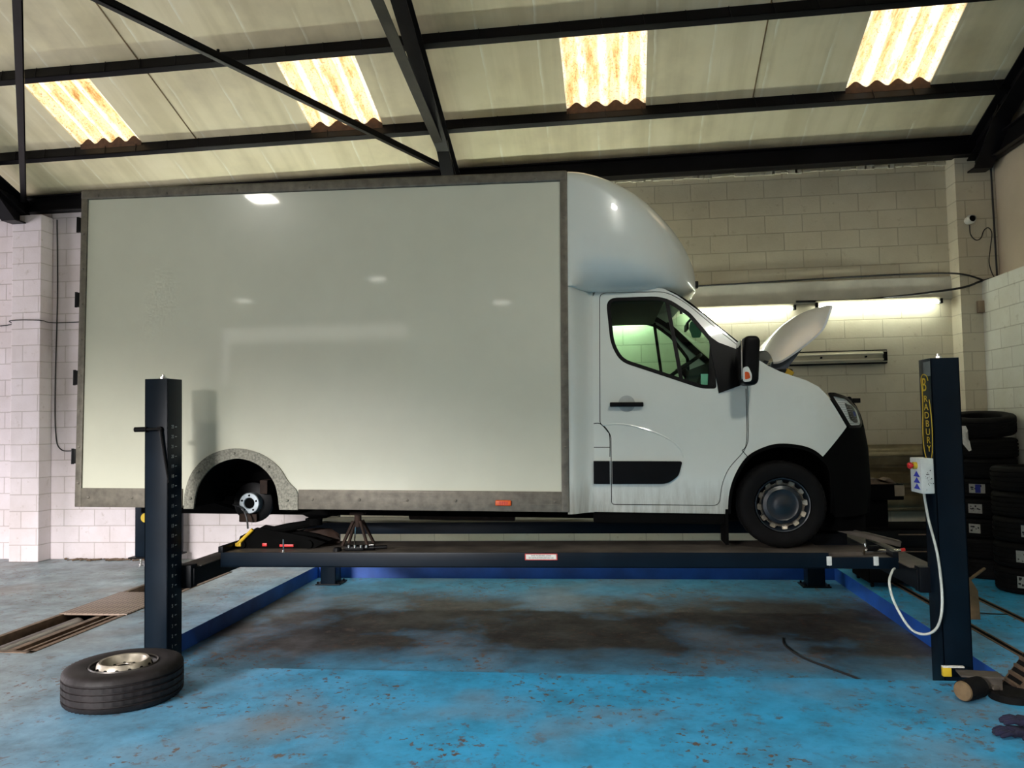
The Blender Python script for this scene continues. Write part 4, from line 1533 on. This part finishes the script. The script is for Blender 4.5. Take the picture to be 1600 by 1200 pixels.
bm = nb(); add_cyl(bm, (.105, -.70, 1.33), (.14, -.70, 1.385), .035, seg=18); add_cyl(bm, (.10, -.70, 1.25), (.105, -.70, 1.33), .025, seg=14); fc = V('filler_cap', bm, MT['yellow']); fc['label'] = 'yellow filler cap'

# chassis
bm = nb()
for s in (-1, 1):
    lo, hi = sorted((s * .36, s * .44)); add_box(bm, (-5.6, lo, .15), (.3, hi, .27), .004)
for x in (-5.3, -3.6, -2.8, -2.0):
    add_box(bm, (x, -.44, .17), (x + .06, .44, .26))
V('chassis_frame', bm, MT['matte'])
bm = nb(); add_cyl(bm, (-4.35, -.80, .30), (-4.35, .80, .30), .045, seg=16); add_lathe(bm, [(0, -.13), (.10, -.1), (.14, 0), (.10, .1), (0, .13)], (-4.35, 0, .30), 'Y', 20)
for s in (-1, 1):
    add_tube(bm, spl([(-4.95, s * .55, .30), (-4.6, s * .55, .20), (-4.35, s * .55, .18), (-4.05, s * .55, .22), (-3.75, s * .55, .32)], 6), .022, 6)
    add_cyl(bm, (-4.28, s * .60, .22), (-4.20, s * .58, .62), .028, seg=12)
V('rear_axle', bm, MT['matte'])
for s in (-1,):
    bm = nb(); add_lathe(bm, [(0, -.80), (.165, -.80), (.172, -.795), (.172, -.765), (.08, -.75), (0, -.75)], (-4.352, 0, .295), 'Y', 40); bd = V('brake_disc', bm, MT['plastic'])
    bm = nb(); add_lathe(bm, [(.045, -.80), (.045, -.872), (.05, -.878), (.083, -.878), (.088, -.872), (.088, -.80)], (-4.352, 0, .295), 'Y', 36)
    V('wheel_hub', bm, MT['hubface'], bd)
    bm = nb(); add_cyl(bm, (-4.352, -.8, .295), (-4.352, -.866, .295), .046, seg=24)
    for k in range(5):
        a = 2 * PI * k / 5 + .3
        add_cyl(bm, (-4.352 + .066 * math.cos(a), -.87, .295 + .066 * math.sin(a)), (-4.352 + .066 * math.cos(a), -.885, .295 + .066 * math.sin(a)), .008, seg=8)
    V('hub_bolt', bm, MT['matte'], bd)
    bm = nb(); add_box(bm, (-4.27, -.86, .37), (-4.20, -.72, .49), .012); V('brake_caliper', bm, MT['rust'], bd)
    bm = nb(); add_box(bm, (-4.46, -.84, .13), (-4.30, -.76, .20), .01); V('spring_clamp', bm, MT['rust'], bd)
bm = nb(); add_cyl(bm, (-.0, -.80, .335), (-.0, .80, .335), .05, seg=14); add_box(bm, (-.25, -.62, .14), (.45, .62, .30), .02)
add_box(bm, (.35, -.7, .10), (.70, .7, .26), .02)
V('front_subframe', bm, MT['matte'])
bm = nb(); add_cyl(bm, (-3.2, .1, .12), (-2.2, .1, .12), .07, seg=18); add_cyl(bm, (-2.2, .1, .12), (-.6, .1, .14), .03, seg=12); V('exhaust_pipe', bm, MT['rust'])
bm = nb()
add_box(bm, (-3.1, -.1, .17), (-2.7, .3, .26), .01); add_box(bm, (-2.55, -.2, .20), (-2.0, .15, .27), .03)
V('underfloor_tank', bm, MT['matte'])

def make_tyre(bm, R=.335, w=.215, grooves=True, seg=96):
    h = w / 2
    prof = [(.205, -h * .80), (.215, -h * .92), (.25, -h * 1.0), (R - .05, -h * 1.02), (R - .018, -h * .94), (R - .004, -h * .80)]
    if grooves:
        for c in (-.55, -.18, .18, .55):
            prof += [(R, (c - .07) * h), (R - .011, (c - .055) * h), (R - .011, (c + .055) * h), (R, (c + .07) * h)]
    prof += [(R - .004, h * .80), (R - .018, h * .94), (R - .05, h * 1.02), (.25, h * 1.0), (.215, h * .92), (.205, h * .80)]
    n = len(prof)
    def mod(i, k, r):
        if i in (4, 5, n - 6, n - 5) and k % 2: return r - .009
        if r >= R - .0001 and k % 3 == 0: return r - .004
        return r
    return prof, mod

def wheel(name, parent, cx, cy, cz, s, capm=True, rubber='rubber'):
    """wheel on a Y axis; s=-1 outer face towards -Y"""
    bm = nb()
    prof, mod = make_tyre(bm)
    add_lathe(bm, prof, (cx, cy, cz), 'Y', 96, True, mod)
    w = obj(name, bm, MT[rubber], parent)
    bm = nb()
    rp = [(.205, .085), (.198, .105), (.206, .108), (.208, .09), (.2, .07), (.185, .05), (.18, -.05), (.195, -.10), (.188, -.10), (.170, -.05), (.170, .045)]
    add_lathe(bm, [(r, -h * (1 if s < 0 else -1)) for r, h in rp], (cx, cy, cz), 'Y', 64, True)
    obj('rim', bm, MT['cap'], w)
    return w
for (x, y, s) in ((0, -.885, -1), (0, .885, 1)):
    w = wheel('front_wheel', VAN, x, y, .335, s)
    o_ = -s
    bm = nb()      # pale notched trim ring and dark centre cap
    def f(h): return y + s * h
    def mod(i, k, r): return r + .022 if (i in (1, 2) and k % 8 in (0, 1, 2, 3)) else r
    add_lathe(bm, [(.150, f(.06)), (.166, f(.085)), (.169, f(.07)), (.150, f(.05))], (x, 0, .335), 'Y', 96, True, mod)
    V('trim_ring', bm, MT['rim'], w)
    bm = nb(); add_lathe(bm, [(.0, f(.098)), (.05, f(.100)), (.06, f(.094)), (.11, f(.094)), (.12, f(.100)), (.145, f(.088)), (.155, f(.06)), (0, f(.05))], (x, 0, .335), 'Y', 48); V('centre_cap', bm, MT['cap'], w)
    bm = nb(); add_lathe(bm, [(.172, f(.02)), (.150, f(.02)), (0, f(.02)), (0, f(.0)), (.175, f(.0))], (x, 0, .335), 'Y', 48); V('wheel_disc', bm, MT['cap'], w)
wheel('rear_wheel', VAN, -4.35, .80, .30, 1)

# ------------------------------------------------------------------ loose wheel lying on the floor
LW = empty('loose_wheel', (-3.19, 4.93, 0), 'loose tyre on a steel rim lying flat on the floor before the left post', 'wheel')
bm = nb(); prof, mod = make_tyre(bm, .365, .225)
add_lathe(bm, [(r, h + .115) for r, h in prof], (0, 0, 0), 'Z', 120, True, mod)
obj('tyre', bm, MT['rubber_dusty'], LW)
bm = nb()
add_lathe(bm, [(.207, .205), (.200, .222), (.208, .226), (.213, .214), (.205, .195), (.19, .17), (.185, .04), (.2, .02), (.19, .02), (.176, .05), (.176, .16), (.190, .185)], (0, 0, 0), 'Z', 64, True)
obj('rim', bm, simple('dark_rim_well', (.06, .055, .05), .4, .5), LW)
bm = nb()
add_lathe(bm, [(.182, .14), (.178, .175), (.160, .232), (.149, .244), (.136, .240), (.118, .208), (.10, .192), (.088, .194), (.072, .206), (.040, .208), (.038, .200), (.07, .198), (.10, .182), (.13, .222), (.148, .232), (.172, .14)], (0, 0, 0), 'Z', 64, True)
ws = obj('steel_wheel_face', bm, MT['rim'], LW)
bm = nb(); add_cyl(bm, (0, 0, .18), (0, 0, .2045), .0385, seg=24)
for k in range(6):
    a = 2 * PI * k / 6
    add_cyl(bm, (.066 * math.cos(a), .066 * math.sin(a), .19), (.066 * math.cos(a), .066 * math.sin(a), .2085), .009, seg=10)
for k in range(14):
    a = 2 * PI * k / 14 + .1
    d = Vector((math.cos(a), math.sin(a), 0))
    add_cyl(bm, d * .160 + Vector((0, 0, .206)), d * .1715 + Vector((0, 0, .2095)), .0135, seg=14)
obj('vent_hole', bm, MT['matte'], ws)

# ------------------------------------------------------------------ roller pit on the left
RP = empty('roller_pit', (-4.9, 7.5, -.02), 'brown steel roller bed set in the floor left of the lift', 'roller bed')
inv = Matrix.Translation(-RP.location)
bm = nb()
for x in (PX0, PX1 - .05):
    add_box(bm, (x, PY0, -.10), (x + .05, PY1, .006), .002)
for y in (PY0, PY1 - .05):
    add_box(bm, (PX0, y, -.10), (PX1, y + .05, .006), .002)
add_box(bm, (-4.86, PY0, -.10), (-4.80, 7.1, -.01), .002)
add_box(bm, (-4.71, PY0, -.10), (-4.68, 7.1, -.005), .002)
add_box(bm, (-4.92, 8.0, -.10), (-4.86, PY1, -.01), .002)
o = obj('steel_frame', bm, MT['brown'], RP); o.data.transform(inv)
for x, y0, y1 in ((-5.03, 5.9, 7.05), (-4.755, 5.9, 7.05), (-5.05, 8.05, 9.15), (-4.75, 8.05, 9.15)):
    bm = nb(); add_cyl(bm, (x, y0, -.105), (x, y1, -.105), .085 if x < -4.9 else .03, seg=28)
    o = obj('roller', bm, simple('worn_roller_steel', (.12, .10, .09), .4, .5, .3, 8), RP); o.data.transform(inv)
bm = nb(); add_box(bm, (PX0 + .0, 7.07, -.004), (PX1 + .01, 8.03, .012), .002)
o = obj('chequer_plate', bm, MT['chequer'], RP); o.data.transform(inv)

# channels let into the floor on the right
for x, lab in ((2.93, 'narrow steel channel in the blue floor nearest the right post'), (3.44, 'narrow steel channel in the blue floor beside the tyre stacks')):
    bm = nb()
    add_box(bm, (x - .035, 5.0, .0), (x - .022, 9.6, .008)); add_box(bm, (x + .022, 5.0, .0), (x + .035, 9.6, .008))
    ch = tag(obj('floor_channel', bm, MT['brown'], smooth=False), lab, 'floor channel')
    bm = nb(); add_box(bm, (x - .022, 5.0, .0005), (x + .022, 9.6, .003)); obj('dark_slot', bm, MT['matte'], ch, smooth=False)

# ------------------------------------------------------------------ things at the walls
def cable(name, pts, r, lab, n=8, mat='cable_black', cat='cable'):
    bm = nb(); add_tube(bm, spl(pts, n), r, 6)
    return tag(obj(name, bm, MT[mat]), lab, cat)
cable('wall_cable', [(-7.56, 10.09, 4.70), (-7.54, 10.085, 3.6), (-7.56, 10.085, 2.5), (-7.55, 10.085, 1.75), (-7.47, 10.085, 1.5), (-7.2, 10.085, 1.48), (-6.6, 10.085, 1.48)], .008, 'black cable dropping down the back wall beside the left pier')
cable('wall_cable', [(-9.5, 10.08, 3.20), (-8.3, 10.08, 3.24), (-8.06, 9.85, 3.27), (-7.62, 9.85, 3.26), (-7.55, 10.08, 3.25), (-6.6, 10.08, 3.26)], .007, 'thin dark cable running level round the left pier', 4)
cable('wall_cable', [(.2, 10.06, 3.40), (1.5, 10.06, 3.42), (2.9, 10.06, 3.45), (3.7, 10.06, 3.46), (4.18, 9.83, 3.40), (4.5, 9.82, 3.28)], .011, 'dark cable sagging along the ledge above the strip lights')
cable('wall_cable', [(2.35, 10.04, 3.17), (3.2, 10.05, 3.17), (4.1, 9.82, 3.22), (4.4, 9.82, 3.30), (4.58, 9.80, 3.34)], .014, 'thick black cable over the right strip light end')
cable('wall_cable', [(4.58, 9.83, 4.68), (4.585, 9.83, 4.0), (4.59, 9.83, 3.31)], .010, 'black cable down the far right corner')
SCm = empty('security_camera', (4.30, 9.76, 4.03), 'small white security camera on the right pier', 'camera')
bm = nb(); add_cyl(bm, (0, .085, 0), (0, .03, 0), .045, seg=20); add_lathe(bm, [(0, .06), (.045, .05), (.055, .0), (.045, -.045), (.038, -.05), (.038, -.03), (0, -.03)], (0, 0, 0), 'Y', 24); obj('camera_shell', bm, MT['screenwhite'], SCm)
bm = nb(); add_lathe(bm, [(0, -.052), (.03, -.047), (.037, -.03), (0, -.03)], (.0, 0, 0), 'Y', 20); obj('camera_lens', bm, MT['matte'], SCm)
cable('camera_cable', [(4.30, 9.80, 3.97), (4.31, 9.81, 3.86), (4.36, 9.80, 3.79), (4.42, 9.81, 3.81), (4.46, 9.81, 3.90), (4.51, 9.81, 3.93), (4.545, 9.81, 3.86), (4.52, 9.81, 3.68), (4.50, 9.81, 3.52), (4.53, 9.81, 3.38), (4.57, 9.81, 3.32)], .006, 'curly black cable below the security camera')
bm = nb(); add_box(bm, (4.35, 9.79, 2.93), (4.42, 9.84, 3.07), .006); tag(obj('junction_box', bm, MT['tantape']), 'small cream junction box on the right pier beside the corner', 'junction box')

# guard rail on the back wall
GR = empty('guard_rail', (3.3, 9.98, .60), 'olive corrugated guard rail fixed low on the back wall', 'guard rail')
bm = nb()
prof = spl([(-.02, .80), (-.03, .79), (-.13, .74), (-.14, .66), (-.06, .58), (-.03, .52), (-.10, .46), (-.14, .40), (-.13, .33), (-.05, .28), (-.04, .24), (-.13, .19), (-.14, .08), (-.05, .02), (-.02, .0)], 5)
A = [bm.verts.new((-1.6, p[0], p[1])) for p in prof]; B = [bm.verts.new((.88, p[0], p[1])) for p in prof]
for i in range(len(prof) - 1): bm.faces.new((A[i], A[i + 1], B[i + 1], B[i]))
bmesh.ops.solidify(bm, geom=bm.faces[:], thickness=.006)
obj('rail_sheet', bm, MT['olive'], GR, ang=60)
bm = nb()
for x in (-1.5, -.3, .8): add_box(bm, (x, -.045, -.60), (x + .08, .10, .74), .004)
obj('rail_post', bm, MT['brown'], GR)

# dark cabinet standing by the back wall on the left
CBN = empty('tyre_machine_cabinet', (-5.90, 9.70, 0), 'dark navy cabinet with a yellow badge by the wall behind the left post', 'cabinet')
bm = nb(); add_box(bm, (-.14, -.15, .12), (.30, .25, .98), .012); obj('cabinet_body', bm, MT['navy'], CBN)
bm = nb(); add_lathe(bm, [(0, -.152), (.055, -.156), (.06, -.150), (0, -.149)], (.0, 0, .62), 'Y', 24); obj('yellow_badge', bm, MT['signyellow'], CBN)
for x in (-.10, -.03, .24):
    bm = nb(); add_cyl(bm, (x, -.08, .0), (x, -.08, .12), .014, seg=12); add_cyl(bm, (x, -.08, .0), (x, -.08, .02), .026, seg=12); obj('foot', bm, MT['chrome'], CBN)
bm = nb(); add_box(bm, (-.20, -.2, .105), (.33, .28, .125), .003); obj('base_tray', bm, MT['plastic'], CBN)

# dark bench, machine with tan label and debris behind the nose
TC = empty('tool_chest', (3.05, 8.75, 0), 'low black tool chest against the back wall in front of the guard rail', 'tool chest')
bm = nb(); add_box(bm, (-.45, -.25, .05), (.42, .3, .60), .012); obj('chest_body', bm, MT['matte'], TC)
for k in range(3):
    bm = nb(); add_box(bm, (-.43, -.262, .08 + k * .17), (.40, -.25, .235 + k * .17), .004); dr = obj('drawer', bm, MT['plastic'], TC)
    bm = nb(); add_cyl(bm, (-.15, -.28, .20 + k * .17), (.12, -.28, .20 + k * .17), .006, seg=8); obj('drawer_handle', bm, MT['brown'], dr)
for sx in (-.4, .37):
    for sy in (-.2, .25):
        bm = nb(); add_cyl(bm, (sx - .012, sy, .026), (sx + .012, sy, .026), .026, seg=16); obj('castor', bm, MT['rubber'], TC)
BM = empty('bench_machine', (2.86, 8.70, .60), 'black machine with a tan taped corner on the tool chest', 'machine')
bm = nb(); add_box(bm, (-.30, -.14, .28), (.14, .18, .44), .01); add_box(bm, (-.24, -.08, .0), (.0, .12, .28), .01); obj('machine_body', bm, MT['matte'], BM)
bm = nb(); add_box(bm, (.05, -.146, .32), (.145, -.139, .43)); obj('tan_tape', bm, MT['tantape'], BM)
bm = nb(); add_prism(bm, [(-.28, .44), (-.20, .50), (-.12, .50), (-.07, .46), (.02, .50), (.09, .44)], -.10, .10); obj('rag', bm, MT['brown'], BM)

# tyre stacks
def plain_tyre(R, w):
    bm = nb(); prof, mod = make_tyre(bm, R, w, True)
    add_lathe(bm, [(r, h + w / 2) for r, h in prof], (0, 0, 0), 'Z', 72, True, None)
    return bm
protos = {}
def tyre_at(x, y, z, R, w, lab, grp, label_ang=None, lw=.16, kind=0):
    key = (R, w)
    root = empty('stacked_tyre', (x, y, z), lab, 'tyre', grp)
    if key not in protos:
        o = obj('tyre_body', plain_tyre(R, w), MT['rubber'], root)
        protos[key] = o.data
    else:
        o = bpy.data.objects.new('tyre_body', protos[key]); COL.objects.link(o); o.parent = root
    if label_ang is not None:
        def strip(a0, a1, r, z0, z1):
            bm = nb(); K = 8
            lo, hi = [], []
            for k in range(K + 1):
                a = a0 + (a1 - a0) * k / K
                lo.append(bm.verts.new((r * math.cos(a), r * math.sin(a), z0))); hi.append(bm.verts.new((r * math.cos(a), r * math.sin(a), z1)))
            for k in range(K): bm.faces.new((lo[k], lo[k + 1], hi[k + 1], hi[k]))
            bmesh.ops.solidify(bm, geom=bm.faces[:], thickness=.001)
            return bm
        a = label_ang; da = lw / R / 2
        l_ = obj('size_label', strip(a - da, a + da, R + .004, w * .28, w * .74), MT['labelwhite'], root)
        bm = nb()
        for k in range(9):
            u = a - da * .9 + random.random() * da * 1.5
            zz = w * random.uniform(.32, .62)
            b3 = strip(u, u + da * random.uniform(.08, .4), R + .0065, zz, zz + w * random.uniform(.03, .09))
            me = bpy.data.meshes.new('t'); b3.to_mesh(me); b3.free(); bm.from_mesh(me); bpy.data.meshes.remove(me)
        obj('label_print', bm, MT['ink'], l_, smooth=False)
        if kind == 1:
            obj('blue_band', strip(a - da * .2, a + da * .45, R + .0075, w * .30, w * .72), MT['inkblue'], l_)
    return root
B_ = (4.06, 9.22)
ords = ['bottom', 'second', 'third', 'fourth', 'fifth', 'sixth', 'seventh', 'top']
for k in range(8):
    la = {3: math.radians(-128), 2: math.radians(-132), 4: math.radians(-124)}.get(k)
    ty_ = tyre_at(B_[0] + random.uniform(-.01, .01), B_[1] + random.uniform(-.01, .01), k * .212 + (.045 if k == 7 else 0), .335, .21,
            ('topmost tyre' if k == 7 else 'bottom tyre' if k == 0 else ords[k] + ' tyre from the floor') + ' of the tall black stack in the right corner', 'tyres stacked in the right corner', la, {3: .13, 2: .11, 4: .15}.get(k, .1), 1 if k == 4 else 0)
    if k == 7: ty_.rotation_euler = (math.radians(8), math.radians(-3), 0)
F_ = (4.10, 8.42)
for k in range(5):
    la = {0: math.radians(-122), 1: math.radians(-122), 2: math.radians(-112)}.get(k)
    tyre_at(F_[0], F_[1], k * .245, .30, .243,
            ('topmost tyre' if k == 4 else 'bottom tyre' if k == 0 else ords[k] + ' tyre from the floor') + ' of the shorter stack at the right edge', 'tyres stacked at the right edge', la, .15)
bm = nb()
add_prism(bm, [(-.05, .0), (.03, .0), (.05, -.05), (.02, -.10), (.06, -.16), (.075, -.26), (.05, -.27), (.0, -.2), (-.04, -.1)], -.001, .001)
tp = obj('torn_tape', bm, MT['labelwhite'], smooth=False); tp.location = (3.775, 8.985, 1.62); tp.rotation_euler = (0, 0, math.radians(-38)); tag(tp, 'torn white tape hanging on the tall tyre stack', 'tape')

# ------------------------------------------------------------------ loose things on the lift
TJ = empty('trolley_jack', (-3.05, 6.44, .742), 'black trolley jack with yellow handle under the rear hub', 'jack')
bm = nb()
add_prism(bm, [(-.05, .0), (.62, .0), (.72, .05), (.55, .10), (.12, .17), (-.02, .10)], -.10, -.07)
add_prism(bm, [(-.05, .0), (.62, .0), (.72, .05), (.55, .10), (.12, .17), (-.02, .10)], .07, .10)
for x in (.0, .58): add_cyl(bm, (x, -.12, .035), (x, .12, .035), .034, seg=18)
obj('jack_frame', bm, MT['matte'], TJ)
bm = nb(); add_tube(bm, [(.05, 0, .10), (.35, 0, .16), (.60, 0, .20)], [.03, .035, .03]); add_cyl(bm, (.60, 0, .18), (.60, 0, .235), .055, seg=20); obj('lifting_arm', bm, MT['matte'], TJ)
bm = nb(); add_tube(bm, [(-.03, -.12, .04), (.10, -.12, .16)], .014); add_box(bm, (-.05, -.13, .02), (.0, -.10, .05), .004); hd = obj('handle', bm, MT['yellow'], TJ); hd['label'] = 'yellow jack handle'
bm = nb(); add_box(bm, (.33, -.115, .015), (.45, -.10, .035), .003); add_box(bm, (.18, -.115, .02), (.22, -.10, .045), .003); obj('red_decal', bm, MT['red'], TJ)
cable('brake_hose', [(-3.17, 6.42, 1.10), (-3.08, 6.40, 1.07), (-3.03, 6.38, .99), (-3.02, 6.38, .90)], .008, 'short black hose hanging in front of the rear axle')

AS = empty('axle_stand', (-2.12, 6.55, .742), 'dark rusty axle stand behind the rear wheel arch', 'axle stand')
bm = nb()
for sx, sy in ((-1, -1), (1, -1), (1, 1), (-1, 1)):
    add_tube(bm, [(sx * .11, sy * .09, .0), (sx * .03, sy * .03, .20)], .014, 6)
add_cyl(bm, (0, 0, .15), (0, 0, .255), .03, seg=14); add_box(bm, (-.06, -.04, .25), (.06, .04, .275), .004)
obj('stand_frame', bm, MT['rust'], AS)
bm = nb(); add_cyl(bm, (-.0, -.10, .005), (.01, -.10, .16), .006, seg=8); obj('locking_pin', bm, MT['chrome'], AS)
TB = empty('rag_pile', (-2.50, 6.645, .742), 'dark rust brown sack lying on the near runway by the wheel arch', 'sack')
bm = nb(); add_lathe(bm, [(0, .13), (.10, .12), (.16, .08), (.19, .03), (.18, .0), (0, .0)], (0, 0, 0), 'Z', 22, mod=lambda i, k, r: r * (1 + .12 * math.sin(k * 1.7 + i)))
for v in bm.verts: v.co.y *= .36
obj('sack_body', bm, MT['rust'], TB)

RT = empty('socket_set', (-1.98, 6.22, .742), 'black air ratchet and sockets lying on the near runway edge', 'tool')
bm = nb()
add_cyl(bm, (-.10, 0, .025), (.10, .01, .025), .022, seg=16); add_box(bm, (-.14, -.03, .002), (.02, .03, .038), .01); add_cyl(bm, (.10, .01, .025), (.20, .02, .028), .014, seg=12)
obj('ratchet_body', bm, MT['plastic'], RT)
bm = nb()
for x in (-.10, -.05, .0, .045): add_cyl(bm, (x, -.03, .03), (x, -.03, .05), .012, seg=12)
add_cyl(bm, (.06, -.01, .048), (.10, -.01, .05), .006, seg=10)
obj('steel_socket', bm, simple('worn_chrome', (.35, .35, .33), .3, 1), RT)
bm = nb(); add_lathe(bm, [(0, .03), (.03, .028), (.035, .0), (0, 0)], (0, 0, 0), 'Z', 16); hb = obj('rubber_puck', bm, MT['plastic'], loc=(-2.18, 6.20, .742)); tag(hb, 'small black rubber puck left of the ratchet on the runway', 'puck')
bm = nb(); add_cyl(bm, (0, 0, 0), (0, 0, .10), .006, seg=8); add_cyl(bm, (0, 0, 0), (0, 0, .012), .014, seg=10); pn = obj('steel_pin', bm, MT['chrome'], loc=(-2.62, 6.17, .742)); tag(pn, 'bright steel pin standing on the runway edge', 'pin')

AG = empty('air_gun', (2.02, 6.25, .708), 'chrome air gun lying on the right end of the near runway', 'tool')
bm = nb(); add_cyl(bm, (-.13, 0, .022), (.06, .02, .022), .018, seg=16); add_cyl(bm, (.06, .02, .022), (.14, .03, .03), .011, seg=12); add_tube(bm, [(-.10, 0, .03), (-.12, -.0, .06), (-.125, 0, .085)], .008); obj('gun_body', bm, MT['chrome'], AG)
bm = nb(); add_box(bm, (-.11, -.02, .035), (-.03, .02, .07), .008); obj('gun_grip', bm, MT['plastic'], AG)
bm = nb(); add_cyl(bm, (.14, .03, .03), (.17, .034, .034), .013, seg=12); obj('hose_coupling', bm, MT['red'], AG)
bm = nb(); add_prism(bm, [(-.16, 0), (.16, 0), (.14, .028), (-.12, .02)], -.07, .07); bx = obj('steel_plate', bm, MT['deck'], loc=(1.72, 6.30, .707)); tag(bx, 'flat dusty steel plate on the runway beside the front wheel', 'plate')

RD = empty('ramp_flap', (1.92, 6.66, .74), 'long brown steel drive on flap lying over the right runway end', 'flap')
bm = nb(); R_ = Matrix.Rotation(math.radians(14), 4, 'Y') @ Matrix.Rotation(math.radians(-12), 4, 'Z'); add_box(bm, (-.45, -.06, .09), (.34, .06, .105), .003, R_); add_box(bm, (-.45, -.06, .06), (.34, -.05, .105), .002, R_); obj('flap_plate', bm, MT['deck'], RD)

# ------------------------------------------------------------------ clutter on the floor at lower right
RO = empty('roller_cradle', (2.20, 5.30, 0), 'brown wooden roller with a steel bracket in front of the right post', 'roller')
bm = nb(); add_cyl(bm, (-.09, -.12, .066), (.04, -.03, .066), .062, seg=28); obj('roller_body', bm, MT['rubber'], RO)
bm = nb(); add_cyl(bm, (-.100, -.127, .066), (-.089, -.119, .066), .054, .059, seg=28); obj('wooden_end', bm, MT['wood'], RO)
bm = nb(); add_cyl(bm, (.12, .0, .045), (.18, .04, .04), .02, seg=14); add_box(bm, (-.04, .03, .10), (.20, .16, .112), .002, Matrix.Rotation(math.radians(-8), 4, 'Z')); add_box(bm, (.06, .02, .02), (.20, .12, .10), .004); obj('steel_bracket', bm, MT['deck'], RO)
bm = nb(); add_box(bm, (-.10, .14, .070), (-.050, .17, .125), .001); obj('yellow_sticker', bm, MT['signyellow'], RO)
bm = nb(); add_box(bm, (-.10, .14, .125), (.03, .17, .134), .001); obj('white_edge', bm, MT['labelwhite'], RO)
RF = empty('round_pad', (2.42, 5.26, 0), 'black round rubber lifting pad lying on the floor at lower right', 'pad')
bm = nb(); add_lathe(bm, [(0, .03), (.07, .03), (.10, .045), (.12, .04), (.125, .0), (0, .0)], (0, 0, 0), 'Z', 32); obj('pad_disc', bm, MT['rubber'], RF)
AFm = empty('rubber_chock', (2.68, 5.42, 0), 'black triangular ribbed wheel chock at the right edge of the floor', 'wheel chock')
bm = nb()
add_prism(bm, fillet([(-.21, .0), (.21, .0), (.02, .26), (-.02, .26)], .02), -.09, .09)
obj('chock_body', bm, MT['rubber'], AFm)
bm = nb()
for yy in (-.098, .085):
    add_prism(bm, [(-.215, .0), (-.18, .0), (0, .235), (.18, .0), (.215, .0), (.0, .275)], yy, yy + .014)
for k in range(5):
    u = .15 + k * .17
    x, z = lerp(-.21, -.01, u), lerp(0, .26, u)
    add_box(bm, (x - .012, -.09, z - .004), (x + .012, .09, z + .016))
obj('worn_rib', bm, MT['brown'], AFm)

def glove(loc, rz, lab):
    root = empty('work_glove', loc, lab, 'glove', 'blue work gloves on the floor')
    root.rotation_euler = (0, 0, rz)
    bm = nb()
    vs = add_box(bm, (-.01, -.05, .004), (.11, .05, .042), .018, seg=4)
    for v in vs: v.co.z += .012 * math.sin(v.co.x * 40)
    for k, (yy, L) in enumerate(((-.037, .070), (-.012, .082), (.013, .078), (.037, .060))):
        add_tube(bm, [(0.0, yy, .024), (-.03, yy * 1.1, .030), (-L, yy * 1.2, .020), (-L - .012, yy * 1.2, .014)], [.013, .0135, .012, .006], 10)
    add_tube(bm, [(.07, -.04, .022), (.045, -.075, .026), (.01, -.092, .018)], [.015, .014, .009], 10)
    obj('glove_hand', bm, MT['glove'], root)
    bm = nb(); add_tube(bm, [(.10, 0, .024), (.13, 0, .026), (.18, .0, .024)], [.040, .043, .047], 14)
    for v in bm.verts: v.co.z = .022 + (v.co.z - .024) * .42
    obj('glove_cuff', bm, MT['cable_black'], root)
    return root
glove((2.13, 4.66, 0), math.radians(8), 'navy and black work glove lying flat at the lower right edge')
glove((2.20, 4.72, .038), math.radians(-12), 'second dark glove, crumpled on top of the other one')

BH = empty('broom_head', (3.10, 7.25, 0), 'pale wooden wedge with a stick, standing right of the right post', 'wood offcut')
bm = nb(); add_prism(bm, [(-.12, .0), (.01, .0), (.0, .24), (-.05, .33), (-.10, .33)], -.02, .02); obj('wood_block', bm, MT['wood'], BH)
bm = nb(); add_cyl(bm, (-.10, 0, .30), (.22, .35, .36), .014, seg=10); obj('stick', bm, MT['wood'], BH)
cable('floor_cable', [(1.45, 7.1, -.142), (1.42, 6.85, -.142), (1.5, 6.5, -.142), (1.72, 6.1, -.142), (1.85, 5.8, -.142)], .008, 'thin black cable lying on the sunken floor beside the right post')
cable('floor_cable', [(3.1, 7.5, .006), (3.25, 7.42, .006), (3.42, 7.40, .006)], .006, 'short black cable end on the blue floor right of the post')
bm = nb()
for k in range(46):
    x = random.uniform(-7.4, -5.9); a = random.uniform(0, PI)
    add_cyl(bm, (x, 10.0 + random.uniform(-.05, .07), .01), (x + .15 * math.cos(a), 10.02 + .05 * math.sin(a), .012), random.uniform(.006, .016), seg=6)
o = obj('wall_debris', bm, MT['brown']); o['kind'] = 'stuff'; tag(o, 'strip of brown grit and twigs at the foot of the back wall', 'debris')
